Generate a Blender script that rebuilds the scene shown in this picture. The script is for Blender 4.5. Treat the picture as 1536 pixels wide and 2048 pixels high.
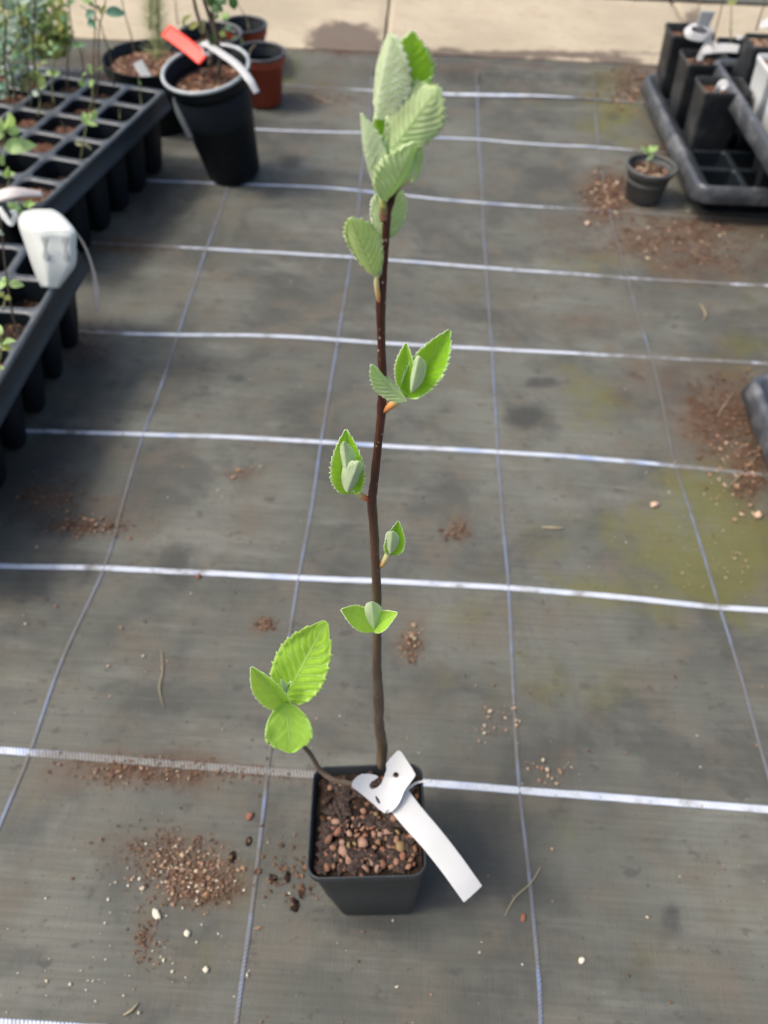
import bpy, bmesh, math, random
from math import radians, sin, cos, pi, sqrt, exp
from mathutils import Vector, Matrix, noise
random.seed(7)
for o in list(bpy.data.objects): bpy.data.objects.remove(o, do_unlink=True)
scn = bpy.context.scene
COL = scn.collection

# ------------------------------------------------------------------ camera, sky, sun, exposure
CAM = Vector((0.35188612, 0.40511747, 0.7749316))
FPX = 1540.0
ROT = Matrix(((0.99815129, -0.06029851, 0.00762215),
              (0.05144313, 0.77138582, -0.63428504),
              (0.03236683, 0.63350454, 0.7730617)))
cam_d = bpy.data.cameras.new('camera'); cam = bpy.data.objects.new('camera', cam_d); COL.objects.link(cam)
cam.matrix_world = Matrix.Translation(CAM) @ ROT.to_4x4()
cam_d.sensor_fit = 'VERTICAL'; cam_d.sensor_height = 24.0; cam_d.sensor_width = 18.0
cam_d.lens = 24.0 * FPX / 2048.0
cam_d.clip_start = 0.01; cam_d.clip_end = 200
cam_d.dof.use_dof = True; cam_d.dof.focus_distance = 0.40; cam_d.dof.aperture_fstop = 5.6
scn.camera = cam
world = bpy.data.worlds.new('World'); scn.world = world; world.use_nodes = True
wn = world.node_tree.nodes; wl = world.node_tree.links
bg = wn['Background']; sky = wn.new('ShaderNodeTexSky'); sky.sky_type = 'NISHITA'; sky.sun_disc = False
SUN_EL, SUN_AZ = radians(56), radians(-100)    # high, from the left
sky.sun_elevation = SUN_EL; sky.sun_rotation = SUN_AZ; sky.air_density = 1.0; sky.dust_density = 5.0; sky.ozone_density = 1.0
wl.new(sky.outputs[0], bg.inputs[0]); bg.inputs[1].default_value = 0.15
sd = bpy.data.lights.new('sun', 'SUN'); sd.energy = 1.5; sd.angle = radians(12); sd.color = (1.0, 0.95, 0.87)
sun = bpy.data.objects.new('sun', sd); COL.objects.link(sun)
sdir = Vector((sin(SUN_AZ) * cos(SUN_EL), cos(SUN_AZ) * cos(SUN_EL), sin(SUN_EL)))
sun.rotation_euler = sdir.to_track_quat('Z', 'Y').to_euler(); sun.location = (0, 0, 5)
scn.view_settings.view_transform = 'Standard'; scn.view_settings.look = 'None'
scn.view_settings.gamma = 1; scn.view_settings.use_curve_mapping = False
scn.view_settings.exposure = 0.74
scn.render.engine = 'CYCLES'

# ------------------------------------------------------------------ measuring helpers: a pixel of the photograph to a point of the place
def ray(px, py): return ROT @ Vector((px - 768, 1024 - py, -FPX))
def at_z(px, py, z):
    w = ray(px, py); return CAM + w * ((z - CAM.z) / w.z)
def at_y(px, py, y):
    w = ray(px, py); return CAM + w * ((y - CAM.y) / w.y)
def depth(p): return -((ROT.transposed() @ (p - CAM)).z)
def to_px(p):
    d = ROT.transposed() @ (p - CAM); return 768 + FPX * d.x / -d.z, 1024 - FPX * d.y / -d.z

# ------------------------------------------------------------------ object helpers
def props(o, label=None, cat=None, group=None, kind=None):
    if label: o['label'] = label
    if cat: o['category'] = cat
    if group: o['group'] = group
    if kind: o['kind'] = kind
    return o
def empty(name, loc, rz=0, **k):
    o = bpy.data.objects.new(name, None); COL.objects.link(o); o.location = loc; o.rotation_euler = (0, 0, rz)
    o.empty_display_size = .02
    bpy.context.view_layer.update() if False else None
    return props(o, **k)
def link(name, me, mats, parent=None, smooth=True, world_coords=True, **k):
    o = bpy.data.objects.new(name, me); COL.objects.link(o)
    if mats is not None:
        me.materials.clear()
        for m in (mats if isinstance(mats, (list, tuple)) else [mats]): me.materials.append(m)
    if smooth and me.polygons: me.polygons.foreach_set('use_smooth', [True] * len(me.polygons))
    if parent:
        o.parent = parent
        if world_coords:
            pm = Matrix.Translation(parent.location) @ parent.rotation_euler.to_matrix().to_4x4()
            o.matrix_parent_inverse = pm.inverted()
    return props(o, **k)
def mesh(name, vs, fs, uvs=None):
    me = bpy.data.meshes.new(name); me.from_pydata([tuple(v) for v in vs], [], fs); me.update()
    if uvs:
        uvl = me.uv_layers.new(name='UVMap')
        for l in me.loops: uvl.data[l.index].uv = uvs[l.vertex_index]
    return me
class MB:
    def __init__(s): s.v = []; s.f = []; s.uv = []; s.col = []
    def add(s, vs, fs, uv=None, col=None):
        n = len(s.v); s.v += [tuple(v) for v in vs]; s.f += [tuple(i + n for i in f) for f in fs]
        s.uv += (uv or [(0, 0)] * len(vs)); s.col += [col or (1, 1, 1, 1)] * len(vs)
    def me(s, name):
        m = mesh(name, s.v, s.f, s.uv)
        a = m.color_attributes.new('tint', 'FLOAT_COLOR', 'POINT')
        a.data.foreach_set('color', [c for q in s.col for c in q])
        return m
def catmull(pts, n):
    P = [Vector(p) for p in pts]
    if len(P) == 2: return [P[0].lerp(P[1], i / n) for i in range(n + 1)]
    out = []
    Q = [P[0] * 2 - P[1]] + P + [P[-1] * 2 - P[-2]]
    for i in range(1, len(Q) - 2):
        a, b, c, d = Q[i - 1:i + 3]
        for k in range(n):
            t = k / n
            out.append(.5 * ((2 * b) + (c - a) * t + (2 * a - 5 * b + 4 * c - d) * t * t + (3 * b - a - 3 * c + d) * t ** 3))
    out.append(P[-1]); return out
def interp(vals, n):
    out = []
    for i in range(len(vals) - 1):
        for k in range(n): out.append(vals[i] + (vals[i + 1] - vals[i]) * k / n)
    out.append(vals[-1]); return out
def tube(pts, rad, sub=6, seg=10, wob=0, mb=None, cap=True, rough=0):
    C = catmull(pts, sub); R = interp(rad, sub) if len(pts) > 2 else [rad[0] + (rad[-1] - rad[0]) * i / (len(C) - 1) for i in range(len(C))]
    mb = mb or MB(); vs = []; fs = []; uv = []
    ref = Vector((0.3, 1, .2)); L = 0
    for i, c in enumerate(C):
        d = (C[min(i + 1, len(C) - 1)] - C[max(i - 1, 0)]).normalized()
        if i: L += (c - C[i - 1]).length
        a = d.cross(ref).normalized(); b = d.cross(a).normalized()
        for k in range(seg):
            t = 2 * pi * k / seg
            r = R[i] * (1 + wob * noise.noise(Vector((cos(t), sin(t), i * .7))) + rough * (random.random() - .5))
            vs.append(c + a * cos(t) * r + b * sin(t) * r); uv.append((L, k / seg))
    n = len(C)
    for i in range(n - 1):
        for k in range(seg):
            fs.append((i * seg + k, i * seg + (k + 1) % seg, (i + 1) * seg + (k + 1) % seg, (i + 1) * seg + k))
    if cap:
        vs += [C[0], C[-1]]; uv += [(0, 0), (L, 0)]
        for k in range(seg):
            fs.append((n * seg, (k + 1) % seg, k)); fs.append((n * seg + 1, (n - 1) * seg + k, (n - 1) * seg + (k + 1) % seg))
    mb.add(vs, fs, uv); return mb

# ------------------------------------------------------------------ materials
def M(name, color=(.5, .5, .5), rough=.6, spec=.5):
    m = bpy.data.materials.new(name); m.use_nodes = True
    b = m.node_tree.nodes['Principled BSDF']; b.inputs['Base Color'].default_value = (*color, 1)
    b.inputs['Roughness'].default_value = rough; b.inputs['Specular IOR Level'].default_value = spec
    return m
class NT:
    def __init__(s, m): s.m = m; s.n = m.node_tree.nodes; s.l = m.node_tree.links; s.b = s.n['Principled BSDF']
    def node(s, t, **k):
        x = s.n.new(t)
        for a, v in k.items(): setattr(x, a, v)
        return x
    def set(s, i, v):
        if hasattr(v, 'links') or hasattr(v, 'is_output'): s.l.new(v, i)
        else: i.default_value = v
    def math(s, op, a, b=None, c=None, clamp=False):
        x = s.node('ShaderNodeMath', operation=op, use_clamp=clamp); s.set(x.inputs[0], a)
        if b is not None: s.set(x.inputs[1], b)
        if c is not None: s.set(x.inputs[2], c)
        return x.outputs[0]
    def mix(s, f, a, b, mode='MIX'):
        x = s.node('ShaderNodeMix', data_type='RGBA', blend_type=mode)
        s.set(x.inputs[0], f)
        for i, v in ((6, a), (7, b)):
            if isinstance(v, tuple): v = (*v, 1) if len(v) == 3 else v
            s.set(x.inputs[i], v)
        return x.outputs[2]
    def noise(s, vec, scale, detail=3, rough=.55, dist=0):
        x = s.node('ShaderNodeTexNoise'); s.l.new(vec, x.inputs['Vector']); x.inputs['Scale'].default_value = scale
        x.inputs['Detail'].default_value = detail; x.inputs['Roughness'].default_value = rough; x.inputs['Distortion'].default_value = dist
        return x.outputs[0]
    def ramp(s, f, lo, hi):
        x = s.node('ShaderNodeMapRange', interpolation_type='SMOOTHSTEP'); s.set(x.inputs[0], f)
        x.inputs[1].default_value = lo; x.inputs[2].default_value = hi; return x.outputs[0]
    def obj(s): return s.node('ShaderNodeTexCoord').outputs['Object']
    def pos(s): return s.node('ShaderNodeNewGeometry').outputs['Position']
    def uv(s): return s.node('ShaderNodeTexCoord').outputs['UV']
    def scale(s, v, xyz):
        x = s.node('ShaderNodeMapping'); s.l.new(v, x.inputs[0]); x.inputs['Scale'].default_value = xyz; return x.outputs[0]
    def xyz(s, v):
        x = s.node('ShaderNodeSeparateXYZ'); s.l.new(v, x.inputs[0]); return x.outputs
    def attr(s, n): return s.node('ShaderNodeAttribute', attribute_name=n)
    def bump(s, h, dist, strength=1.0):
        x = s.node('ShaderNodeBump'); s.l.new(h, x.inputs['Height']); x.inputs['Distance'].default_value = dist
        x.inputs['Strength'].default_value = strength; s.l.new(x.outputs[0], s.b.inputs['Normal'])
    def color(s, c): s.l.new(c, s.b.inputs['Base Color'])
    def roughness(s, c): s.l.new(c, s.b.inputs['Roughness'])

SOIL_C = (.075, .041, .024); SOIL_D = (.035, .022, .016); TAN = (.30, .20, .12)
def fabric_material():
    m = M('woven_fabric', (.2, .2, .18), .75, .2); t = NT(m); p = t.pos()
    base = t.mix(t.ramp(t.noise(p, 2.6, 5, .6), .28, .72), (.064, .066, .055), (.138, .139, .114))
    base = t.mix(t.math('MULTIPLY', t.ramp(t.noise(p, 7.5, 5, .65, .6), .46, .64), .62), base, (.050, .051, .045))
    base = t.mix(t.math('MULTIPLY', t.ramp(t.noise(t.scale(p, (3, 8, 1)), 1, 5, .65), .50, .70), .6), base, (.188, .188, .158))
    base = t.mix(t.ramp(t.noise(p, 14, 4), .45, .75), base, (.115, .102, .078))
    st = t.noise(t.scale(p, (7, 240, 1)), 1.0, 3, .7)
    st2 = t.noise(t.scale(p, (520, 30, 1)), 1.0, 1)
    base = t.mix(t.ramp(st, .36, .60), t.mix(.24, base, (.045, .045, .040)), base)
    base = t.mix(t.math('MULTIPLY', t.ramp(st, .60, .78), .14), base, (.24, .24, .21))
    base = t.mix(t.ramp(st2, .3, .7), t.mix(.10, base, (.07, .07, .07)), base)
    # fine dark scuffs
    sc = t.ramp(t.noise(t.scale(p, (34, 62, 1)), 1.0, 3, .6), .60, .70)
    base = t.mix(t.math('MULTIPLY', sc, .6), base, (.055, .052, .046))
    a = t.attr('stain_shade'); s = t.node('ShaderNodeSeparateColor'); t.l.new(a.outputs[0], s.inputs[0])
    n1 = t.noise(p, 38, 6, .7); n2 = t.noise(p, 12, 4, .6)
    wn_ = t.math('ADD', t.math('MULTIPLY', n1, .55), t.math('MULTIPLY', n2, .45))
    def fac(ch, w, lo=.38, hi=.72):
        return t.ramp(t.math('ADD', ch, t.math('MULTIPLY', t.math('SUBTRACT', n1, .5), w)), lo, hi)
    alg = t.math('MULTIPLY', t.ramp(t.math('ADD', s.outputs[1], t.math('MULTIPLY', t.math('SUBTRACT', n2, .5), 1.8)), .15, .9), .72)
    base = t.mix(alg, base, (.112, .110, .030))
    wet_shade = t.math('MULTIPLY', t.ramp(t.math('ADD', s.outputs[2], t.math('MULTIPLY', t.math('SUBTRACT', wn_, .5), 1.7)), .10, .80), .74)  # damp spots together with the shade painted on the cloth
    base = t.mix(wet_shade, base, (.034, .036, .034))
    soft = t.math('MULTIPLY', t.ramp(t.math('ADD', s.outputs[0], t.math('MULTIPLY', t.math('SUBTRACT', n2, .5), 1.0)), .10, .75), .72)
    base = t.mix(soft, base, (.098, .060, .037))
    hard = t.math('MULTIPLY', fac(s.outputs[0], 1.9, .50, .80), .85)
    base = t.mix(hard, base, SOIL_C)
    spk = t.ramp(t.noise(p, 210, 2, .5), .66, .74)
    base = t.mix(t.math('MULTIPLY', spk, .6), base, (.06, .045, .035))
    t.color(base)
    gl = t.math('SUBTRACT', .75, t.math('MULTIPLY', wet_shade, .1)); t.roughness(gl)
    w = t.math('ADD', t.math('MULTIPLY', st, .5), t.math('MULTIPLY', st2, .4))
    w = t.math('ADD', w, t.math('MULTIPLY', hard, t.math('MULTIPLY', n1, 2.0)))
    t.bump(w, .0012, .7)
    return m
def thread_material(name, blue):
    m = M(name, (.7, .72, .75), .45, .5); t = NT(m); p = t.pos(); u = t.xyz(t.uv())
    tw = t.math('SINE', t.math('ADD', t.math('MULTIPLY', u[0], 2 * pi / .0034), t.math('MULTIPLY', u[1], 5.5)))
    c1 = (.62, .64, .66) if not blue else (.19, .225, .30); c2 = (.38, .42, .48) if not blue else (.12, .15, .215)
    base = t.mix(t.ramp(tw, -.6, .6), c2, c1)
    vv = t.math('ABSOLUTE', t.math('SUBTRACT', u[1], .5))
    base = t.mix(t.ramp(vv, .33, .5), base, (.22, .28, .38) if not blue else (.17, .19, .24))
    base = t.mix(t.ramp(vv, .07, .0), base, (.40, .43, .50) if not blue else (.2, .23, .3))
    base = t.mix(t.ramp(t.noise(p, 11, 3), .52, .72), base, (.24, .32, .50) if not blue else (.15, .20, .34))
    dirt = t.attr('stain_shade'); s = t.node('ShaderNodeSeparateColor'); t.l.new(dirt.outputs[0], s.inputs[0])  # soil, algae and wet stains together with the painted shade
    n = t.noise(p, 26, 5, .7)
    d = t.ramp(t.math('ADD', t.math('ADD', t.math('MULTIPLY', s.outputs[0], 1.0), t.math('MULTIPLY', s.outputs[2], .2)), n), .50 if not blue else .40, .78 if not blue else .70)  # soil dirt plus a little of the painted shade
    if blue:
        d = t.math('MAXIMUM', d, t.math('MULTIPLY', t.ramp(t.noise(p, 7, 4, .7), .42, .62), .8))
    base = t.mix(t.math('MULTIPLY', d, .93), base, (.125, .115, .095))
    t.color(base); t.bump(tw, .0006, .6)
    return m
def concrete_material():
    m = M('concrete', (.5, .42, .3), .85, .3); t = NT(m); p = t.pos()
    b = t.mix(t.ramp(t.noise(p, 3, 4), .3, .7), (.335, .285, .20), (.42, .358, .255))
    b = t.mix(t.ramp(t.noise(t.scale(p, (14, 40, 10)), 1, 5, .7), .5, .78), b, (.29, .215, .14))
    b = t.mix(t.ramp(t.noise(p, 130, 3), .6, .75), b, (.24, .19, .135))
    a = t.attr('stain_shade'); s = t.node('ShaderNodeSeparateColor'); t.l.new(a.outputs[0], s.inputs[0])
    d = t.ramp(t.math('ADD', s.outputs[0], t.math('MULTIPLY', t.math('SUBTRACT', t.noise(p, 26, 5, .7), .5), .9)), .3, .6)
    b = t.mix(t.math('MULTIPLY', d, .88), b, (.095, .07, .055))
    t.color(b); t.bump(t.noise(p, 160, 5, .7), .002, .6); return m
def plastic(name, c, rough=.42, dust=.35, dustc=(.16, .15, .135), sc=30, spec=.5):
    m = M(name, c, rough, spec); t = NT(m); p = t.pos()
    f = t.ramp(t.noise(p, sc, 5, .65), .42, .8)
    nz = t.xyz(t.node('ShaderNodeNewGeometry').outputs['Normal'])
    f2 = t.math('MULTIPLY', f, dust)
    b = t.mix(f2, c, dustc)
    sp = t.ramp(t.noise(p, 420, 2), .68, .76)
    b = t.mix(t.math('MULTIPLY', sp, dust), b, dustc)
    t.color(b); t.roughness(t.math('ADD', rough, t.math('MULTIPLY', f, .2)))
    t.bump(t.noise(p, 260, 2), .0004, .35); return m
def soil_material(name, dark, mid, chip):
    m = M(name, mid, .9, .25); t = NT(m); p = t.pos()
    v = t.node('ShaderNodeTexVoronoi'); t.l.new(p, v.inputs['Vector']); v.inputs['Scale'].default_value = 190
    b = t.mix(t.ramp(t.noise(p, 90, 5, .7), .35, .65), dark, mid)
    hs = t.xyz(v.outputs['Color'])
    b = t.mix(t.math('MULTIPLY', t.ramp(hs[0], .72, .8), t.ramp(v.outputs['Distance'], .55, .2)), b, chip)
    t.color(b); h = t.math('ADD', t.noise(p, 150, 4, .7), t.math('MULTIPLY', v.outputs['Distance'], -.7))
    t.bump(h, .004, .9); return m
def tint_material(name, rough=.85):
    m = M(name, (.5, .5, .5), rough, .3); t = NT(m); a = t.attr('tint'); p = t.pos()
    b = t.mix(t.math('MULTIPLY', t.ramp(t.noise(p, 500, 3), .4, .7), .45), a.outputs[0], (.12, .08, .055))
    t.color(b); t.bump(t.noise(p, 700, 3), .0008, .5); return m
def stone_material():
    m = M('grit_stone', (.4, .2, .12), .7, .4); t = NT(m); p = t.obj()
    r = t.node('ShaderNodeObjectInfo').outputs['Random']
    x = t.node('ShaderNodeValToRGB'); t.l.new(r, x.inputs[0]); e = x.color_ramp; e.interpolation = 'CONSTANT'
    cols = [(0, (.30, .125, .065)), (.18, (.36, .19, .12)), (.34, (.24, .10, .055)), (.48, (.42, .25, .17)), (.6, (.30, .16, .09)), (.72, (.20, .095, .055)), (.84, (.38, .24, .18)), (.93, (.30, .22, .09))]
    e.elements[0].color = (*cols[0][1], 1); e.elements[1].position = cols[1][0]; e.elements[1].color = (*cols[1][1], 1)
    for q, c in cols[2:]: k = e.elements.new(q); k.color = (*c, 1)
    b = t.mix(t.ramp(t.noise(p, 600, 4), .4, .7), x.outputs[0], (.16, .085, .055))
    t.color(b); t.bump(t.noise(p, 900, 4), .0008, .7); return m
def leaf_side(name, col, veinc, edgec, trans, tfac, nv=9, vk=.30, vw=.10, rough=.5, fuzz=0, dark=None):
    m = bpy.data.materials.new(name); m.use_nodes = True; t = NT(m); t.b.inputs['Roughness'].default_value = rough
    t.b.inputs['Specular IOR Level'].default_value = .35
    u = t.xyz(t.uv()); av = t.math('ABSOLUTE', t.math('SUBTRACT', t.math('MULTIPLY', u[1], 2.0), 1.0)); p = t.pos()
    q = t.math('MULTIPLY', t.math('SUBTRACT', u[0], t.math('MULTIPLY', av, vk)), float(nv))
    q = t.math('ADD', q, t.math('MULTIPLY', t.noise(p, 90, 2), .55))
    fr = t.math('FRACT', t.math('ADD', q, 20.0))
    d = t.math('MINIMUM', fr, t.math('SUBTRACT', 1.0, fr))
    vein = t.math('MULTIPLY', t.ramp(d, vw, vw * .3), t.ramp(av, 1.02, .7))
    vein = t.math('MAXIMUM', vein, t.ramp(av, .05, .02))
    base = t.mix(t.ramp(t.noise(p, 160, 4), .3, .7), col, dark or tuple(c * .82 for c in col))
    base = t.mix(t.math('MULTIPLY', t.ramp(fr, .1, .9), .22), base, tuple(min(1, c * 1.3) for c in col))
    base = t.mix(t.math('MULTIPLY', vein, .75), base, veinc)
    base = t.mix(t.math('MULTIPLY', t.ramp(t.math('ADD', av, t.math('MULTIPLY', t.noise(p, 700, 1), .14)), .86, 1.04), .95), base, edgec)
    if fuzz:
        base = t.mix(t.math('MULTIPLY', t.ramp(t.noise(p, 1400, 2), .5, .7), fuzz), base, (.85, .9, .8))
    t.color(base); t.bump(t.math('ADD', t.math('MULTIPLY', vein, -1.0), t.math('MULTIPLY', t.noise(p, 500, 2), .5)), .0006, .5)
    tr = t.node('ShaderNodeBsdfTranslucent'); t.l.new(t.mix(t.math('MULTIPLY', vein, .6), trans, veinc), tr.inputs[0])
    mx = t.node('ShaderNodeMixShader'); mx.inputs[0].default_value = tfac
    out = [n for n in t.n if n.type == 'OUTPUT_MATERIAL'][0]
    t.l.new(t.b.outputs[0], mx.inputs[1]); t.l.new(tr.outputs[0], mx.inputs[2]); t.l.new(mx.outputs[0], out.inputs[0])
    return m
def simple_leaf(name, c, tr, f=.35, rough=.5):
    m = bpy.data.materials.new(name); m.use_nodes = True; t = NT(m); t.b.inputs['Roughness'].default_value = rough
    p = t.pos(); t.color(t.mix(t.ramp(t.noise(p, 60, 3), .35, .7), c, tuple(x * .6 for x in c)))
    k = t.node('ShaderNodeBsdfTranslucent'); k.inputs[0].default_value = (*tr, 1)
    mx = t.node('ShaderNodeMixShader'); mx.inputs[0].default_value = f
    out = [n for n in t.n if n.type == 'OUTPUT_MATERIAL'][0]
    t.l.new(t.b.outputs[0], mx.inputs[1]); t.l.new(k.outputs[0], mx.inputs[2]); t.l.new(mx.outputs[0], out.inputs[0])
    return m
def label_material(name, c=(.60, .60, .585), f=.22, dirt=.2):
    m = bpy.data.materials.new(name); m.use_nodes = True; t = NT(m); t.b.inputs['Roughness'].default_value = .26
    p = t.pos(); t.color(t.mix(t.math('MULTIPLY', t.ramp(t.noise(p, 40, 5, .7), .5, .8), dirt), c, (.5, .46, .38)))
    t.bump(t.noise(p, 300, 3), .0003, .3)
    k = t.node('ShaderNodeBsdfTranslucent'); k.inputs[0].default_value = (*c, 1)
    mx = t.node('ShaderNodeMixShader'); mx.inputs[0].default_value = f
    out = [n for n in t.n if n.type == 'OUTPUT_MATERIAL'][0]
    t.l.new(t.b.outputs[0], mx.inputs[1]); t.l.new(k.outputs[0], mx.inputs[2]); t.l.new(mx.outputs[0], out.inputs[0])
    return m
def bark_material():
    m = M('bark', (.07, .03, .02), .42, .5); t = NT(m); p = t.pos(); z = t.xyz(p)[2]
    up_ = t.ramp(z, .30, .52)
    b = t.mix(up_, (.115, .078, .046), (.058, .017, .012))
    b = t.mix(t.ramp(t.noise(t.scale(p, (120, 120, 28)), 1, 4), .45, .75), b, t.mix(up_, (.18, .135, .085), (.11, .04, .022)))
    v = t.node('ShaderNodeTexVoronoi'); t.l.new(t.scale(p, (1, 1, .8)), v.inputs['Vector']); v.inputs['Scale'].default_value = 300
    h = t.xyz(v.outputs['Color'])
    sp = t.math('MULTIPLY', t.ramp(v.outputs['Distance'], .24, .12), t.ramp(h[1], .45, .9))
    b = t.mix(sp, b, (.36, .27, .20))
    t.color(b); t.bump(t.math('ADD', sp, t.noise(t.scale(p, (300, 300, 60)), 1, 3)), .0006, .6)
    t.roughness(t.math('SUBTRACT', .68, t.math('MULTIPLY', up_, .3))); return m
def grad_stalk(name, a, b_):
    m = M(name, a, .5, .4); t = NT(m); u = t.xyz(t.uv()); r = t.attr('tint')
    t.color(r.outputs[0]); return m

m_fab = fabric_material(); m_thw = thread_material('white_thread', False); m_thb = thread_material('blue_thread', True)
m_con = concrete_material()
m_black = plastic('black_plastic', (.005, .008, .011), .5, .06, (.04, .04, .04), spec=.22)
m_tray = plastic('tray_plastic', (.012, .017, .021), .42, .12, (.08, .085, .09), spec=.4); m_grid = plastic('dusty_lit_tray_top', (.045, .052, .058), .36, .5, (.20, .20, .21), 50)  # tray top: dust, with the rim highlight put into its paler colour
m_greytray = plastic('scuffed_grey_tray_plastic', (.050, .055, .062), .38, .7, (.26, .26, .27), 22)
m_pot = plastic('pot_plastic', (.022, .026, .028), .45, .3, (.07, .075, .075), spec=.4)
m_gpot = plastic('grey_pot_plastic', (.060, .062, .058), .55, .5, (.14, .135, .12))
m_terra = plastic('terracotta_plastic', (.30, .052, .022), .42, .3, (.22, .11, .08), spec=.4)
m_whitepot = plastic('white_pot_plastic', (.60, .62, .60), .4, .3, (.4, .4, .38))
m_rimlight = plastic('dusty_rim_plastic', (.34, .37, .37), .3, .7, (.52, .53, .52), 60)
m_soil = soil_material('potting_soil', (.008, .006, .005), (.036, .019, .011), (.17, .09, .05))
m_soil2 = soil_material('bark_compost', (.035, .017, .010), (.135, .062, .035), (.34, .18, .12))
m_tint = tint_material('loose_debris'); m_stone = stone_material(); m_bark = bark_material()
m_stalk = grad_stalk('bud_scale', (1, 1, 1), (1, 1, 1)); NT(m_stalk).b.inputs['Roughness'].default_value = .5
m_lab = label_material('white_label_plastic'); m_lab2 = label_material('thin_label_plastic', (.80, .83, .79), .3, .2)
m_red = M('red_label_plastic', (.78, .045, .02), .4); m_oldlab = label_material('faded_label', (.62, .55, .50), .1, .5)
m_greylab = label_material('grey_label', (.30, .31, .31), .15, .3)
m_ink = M('ink', (.02, .02, .02), .6)
# young leaf materials: top side, underside
L_TOP = leaf_side('leaf_top', (.30, .57, .03), (.56, .78, .22), (.70, .85, .52), (.62, .92, .10), .50, vw=.09)
L_UND = leaf_side('leaf_underside', (.66, .77, .50), (.93, .96, .82), (.88, .92, .76), (.88, .95, .60), .42, fuzz=.18, rough=.65, vw=.16)
L_UND2 = leaf_side('leaf_underside_green', (.72, .82, .46), (.40, .58, .22), (.82, .90, .60), (.75, .92, .42), .45, fuzz=.25, rough=.6, vw=.08)
L_UND3 = leaf_side('leaf_underside_yellow', (.73, .82, .38), (.42, .58, .20), (.82, .90, .55), (.82, .95, .40), .48, fuzz=.2, rough=.6, vw=.08)
L_SIDE = leaf_side('shoot_leaf_top', (.36, .62, .07), (.54, .78, .24), (.55, .78, .22), (.78, .97, .18), .45, vw=.13)
L_SMTH = leaf_side('shoot_leaf_smooth', (.40, .66, .10), (.50, .74, .18), (.56, .78, .28), (.78, .97, .2), .45, nv=5, vw=.05)
L_SIDU = leaf_side('shoot_leaf_underside', (.42, .60, .22), (.5, .65, .35), (.6, .75, .4), (.78, .97, .2), .55)
L_SDLG = simple_leaf('seedling_leaf', (.18, .36, .16), (.25, .5, .12)); L_SDLB = simple_leaf('blue_green_leaf', (.16, .33, .22), (.2, .4, .2))
L_BRIT = simple_leaf('bright_leaf', (.42, .62, .22), (.5, .7, .2), .4); L_GREY = simple_leaf('grey_green_leaf', (.36, .46, .34), (.3, .42, .25), .3)
L_DARK = simple_leaf('dark_leaf', (.045, .12, .035), (.12, .28, .05)); L_YEL = simple_leaf('yellow_green_leaf', (.42, .45, .12), (.6, .65, .2), .4)
L_BUSH = simple_leaf('bush_leaf', (.27, .37, .12), (.42, .56, .18), .4); L_OLIV = simple_leaf('olive_leaf', (.16, .17, .08), (.25, .28, .1), .3)
m_twig = M('twig', (.085, .065, .04), .7); m_greenstem = M('green_stem', (.16, .17, .07), .6); m_tan = M('dry_straw', (.27, .225, .14), .8)
m_moss = simple_leaf('moss', (.22, .25, .06), (.3, .35, .1), .2)

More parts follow.
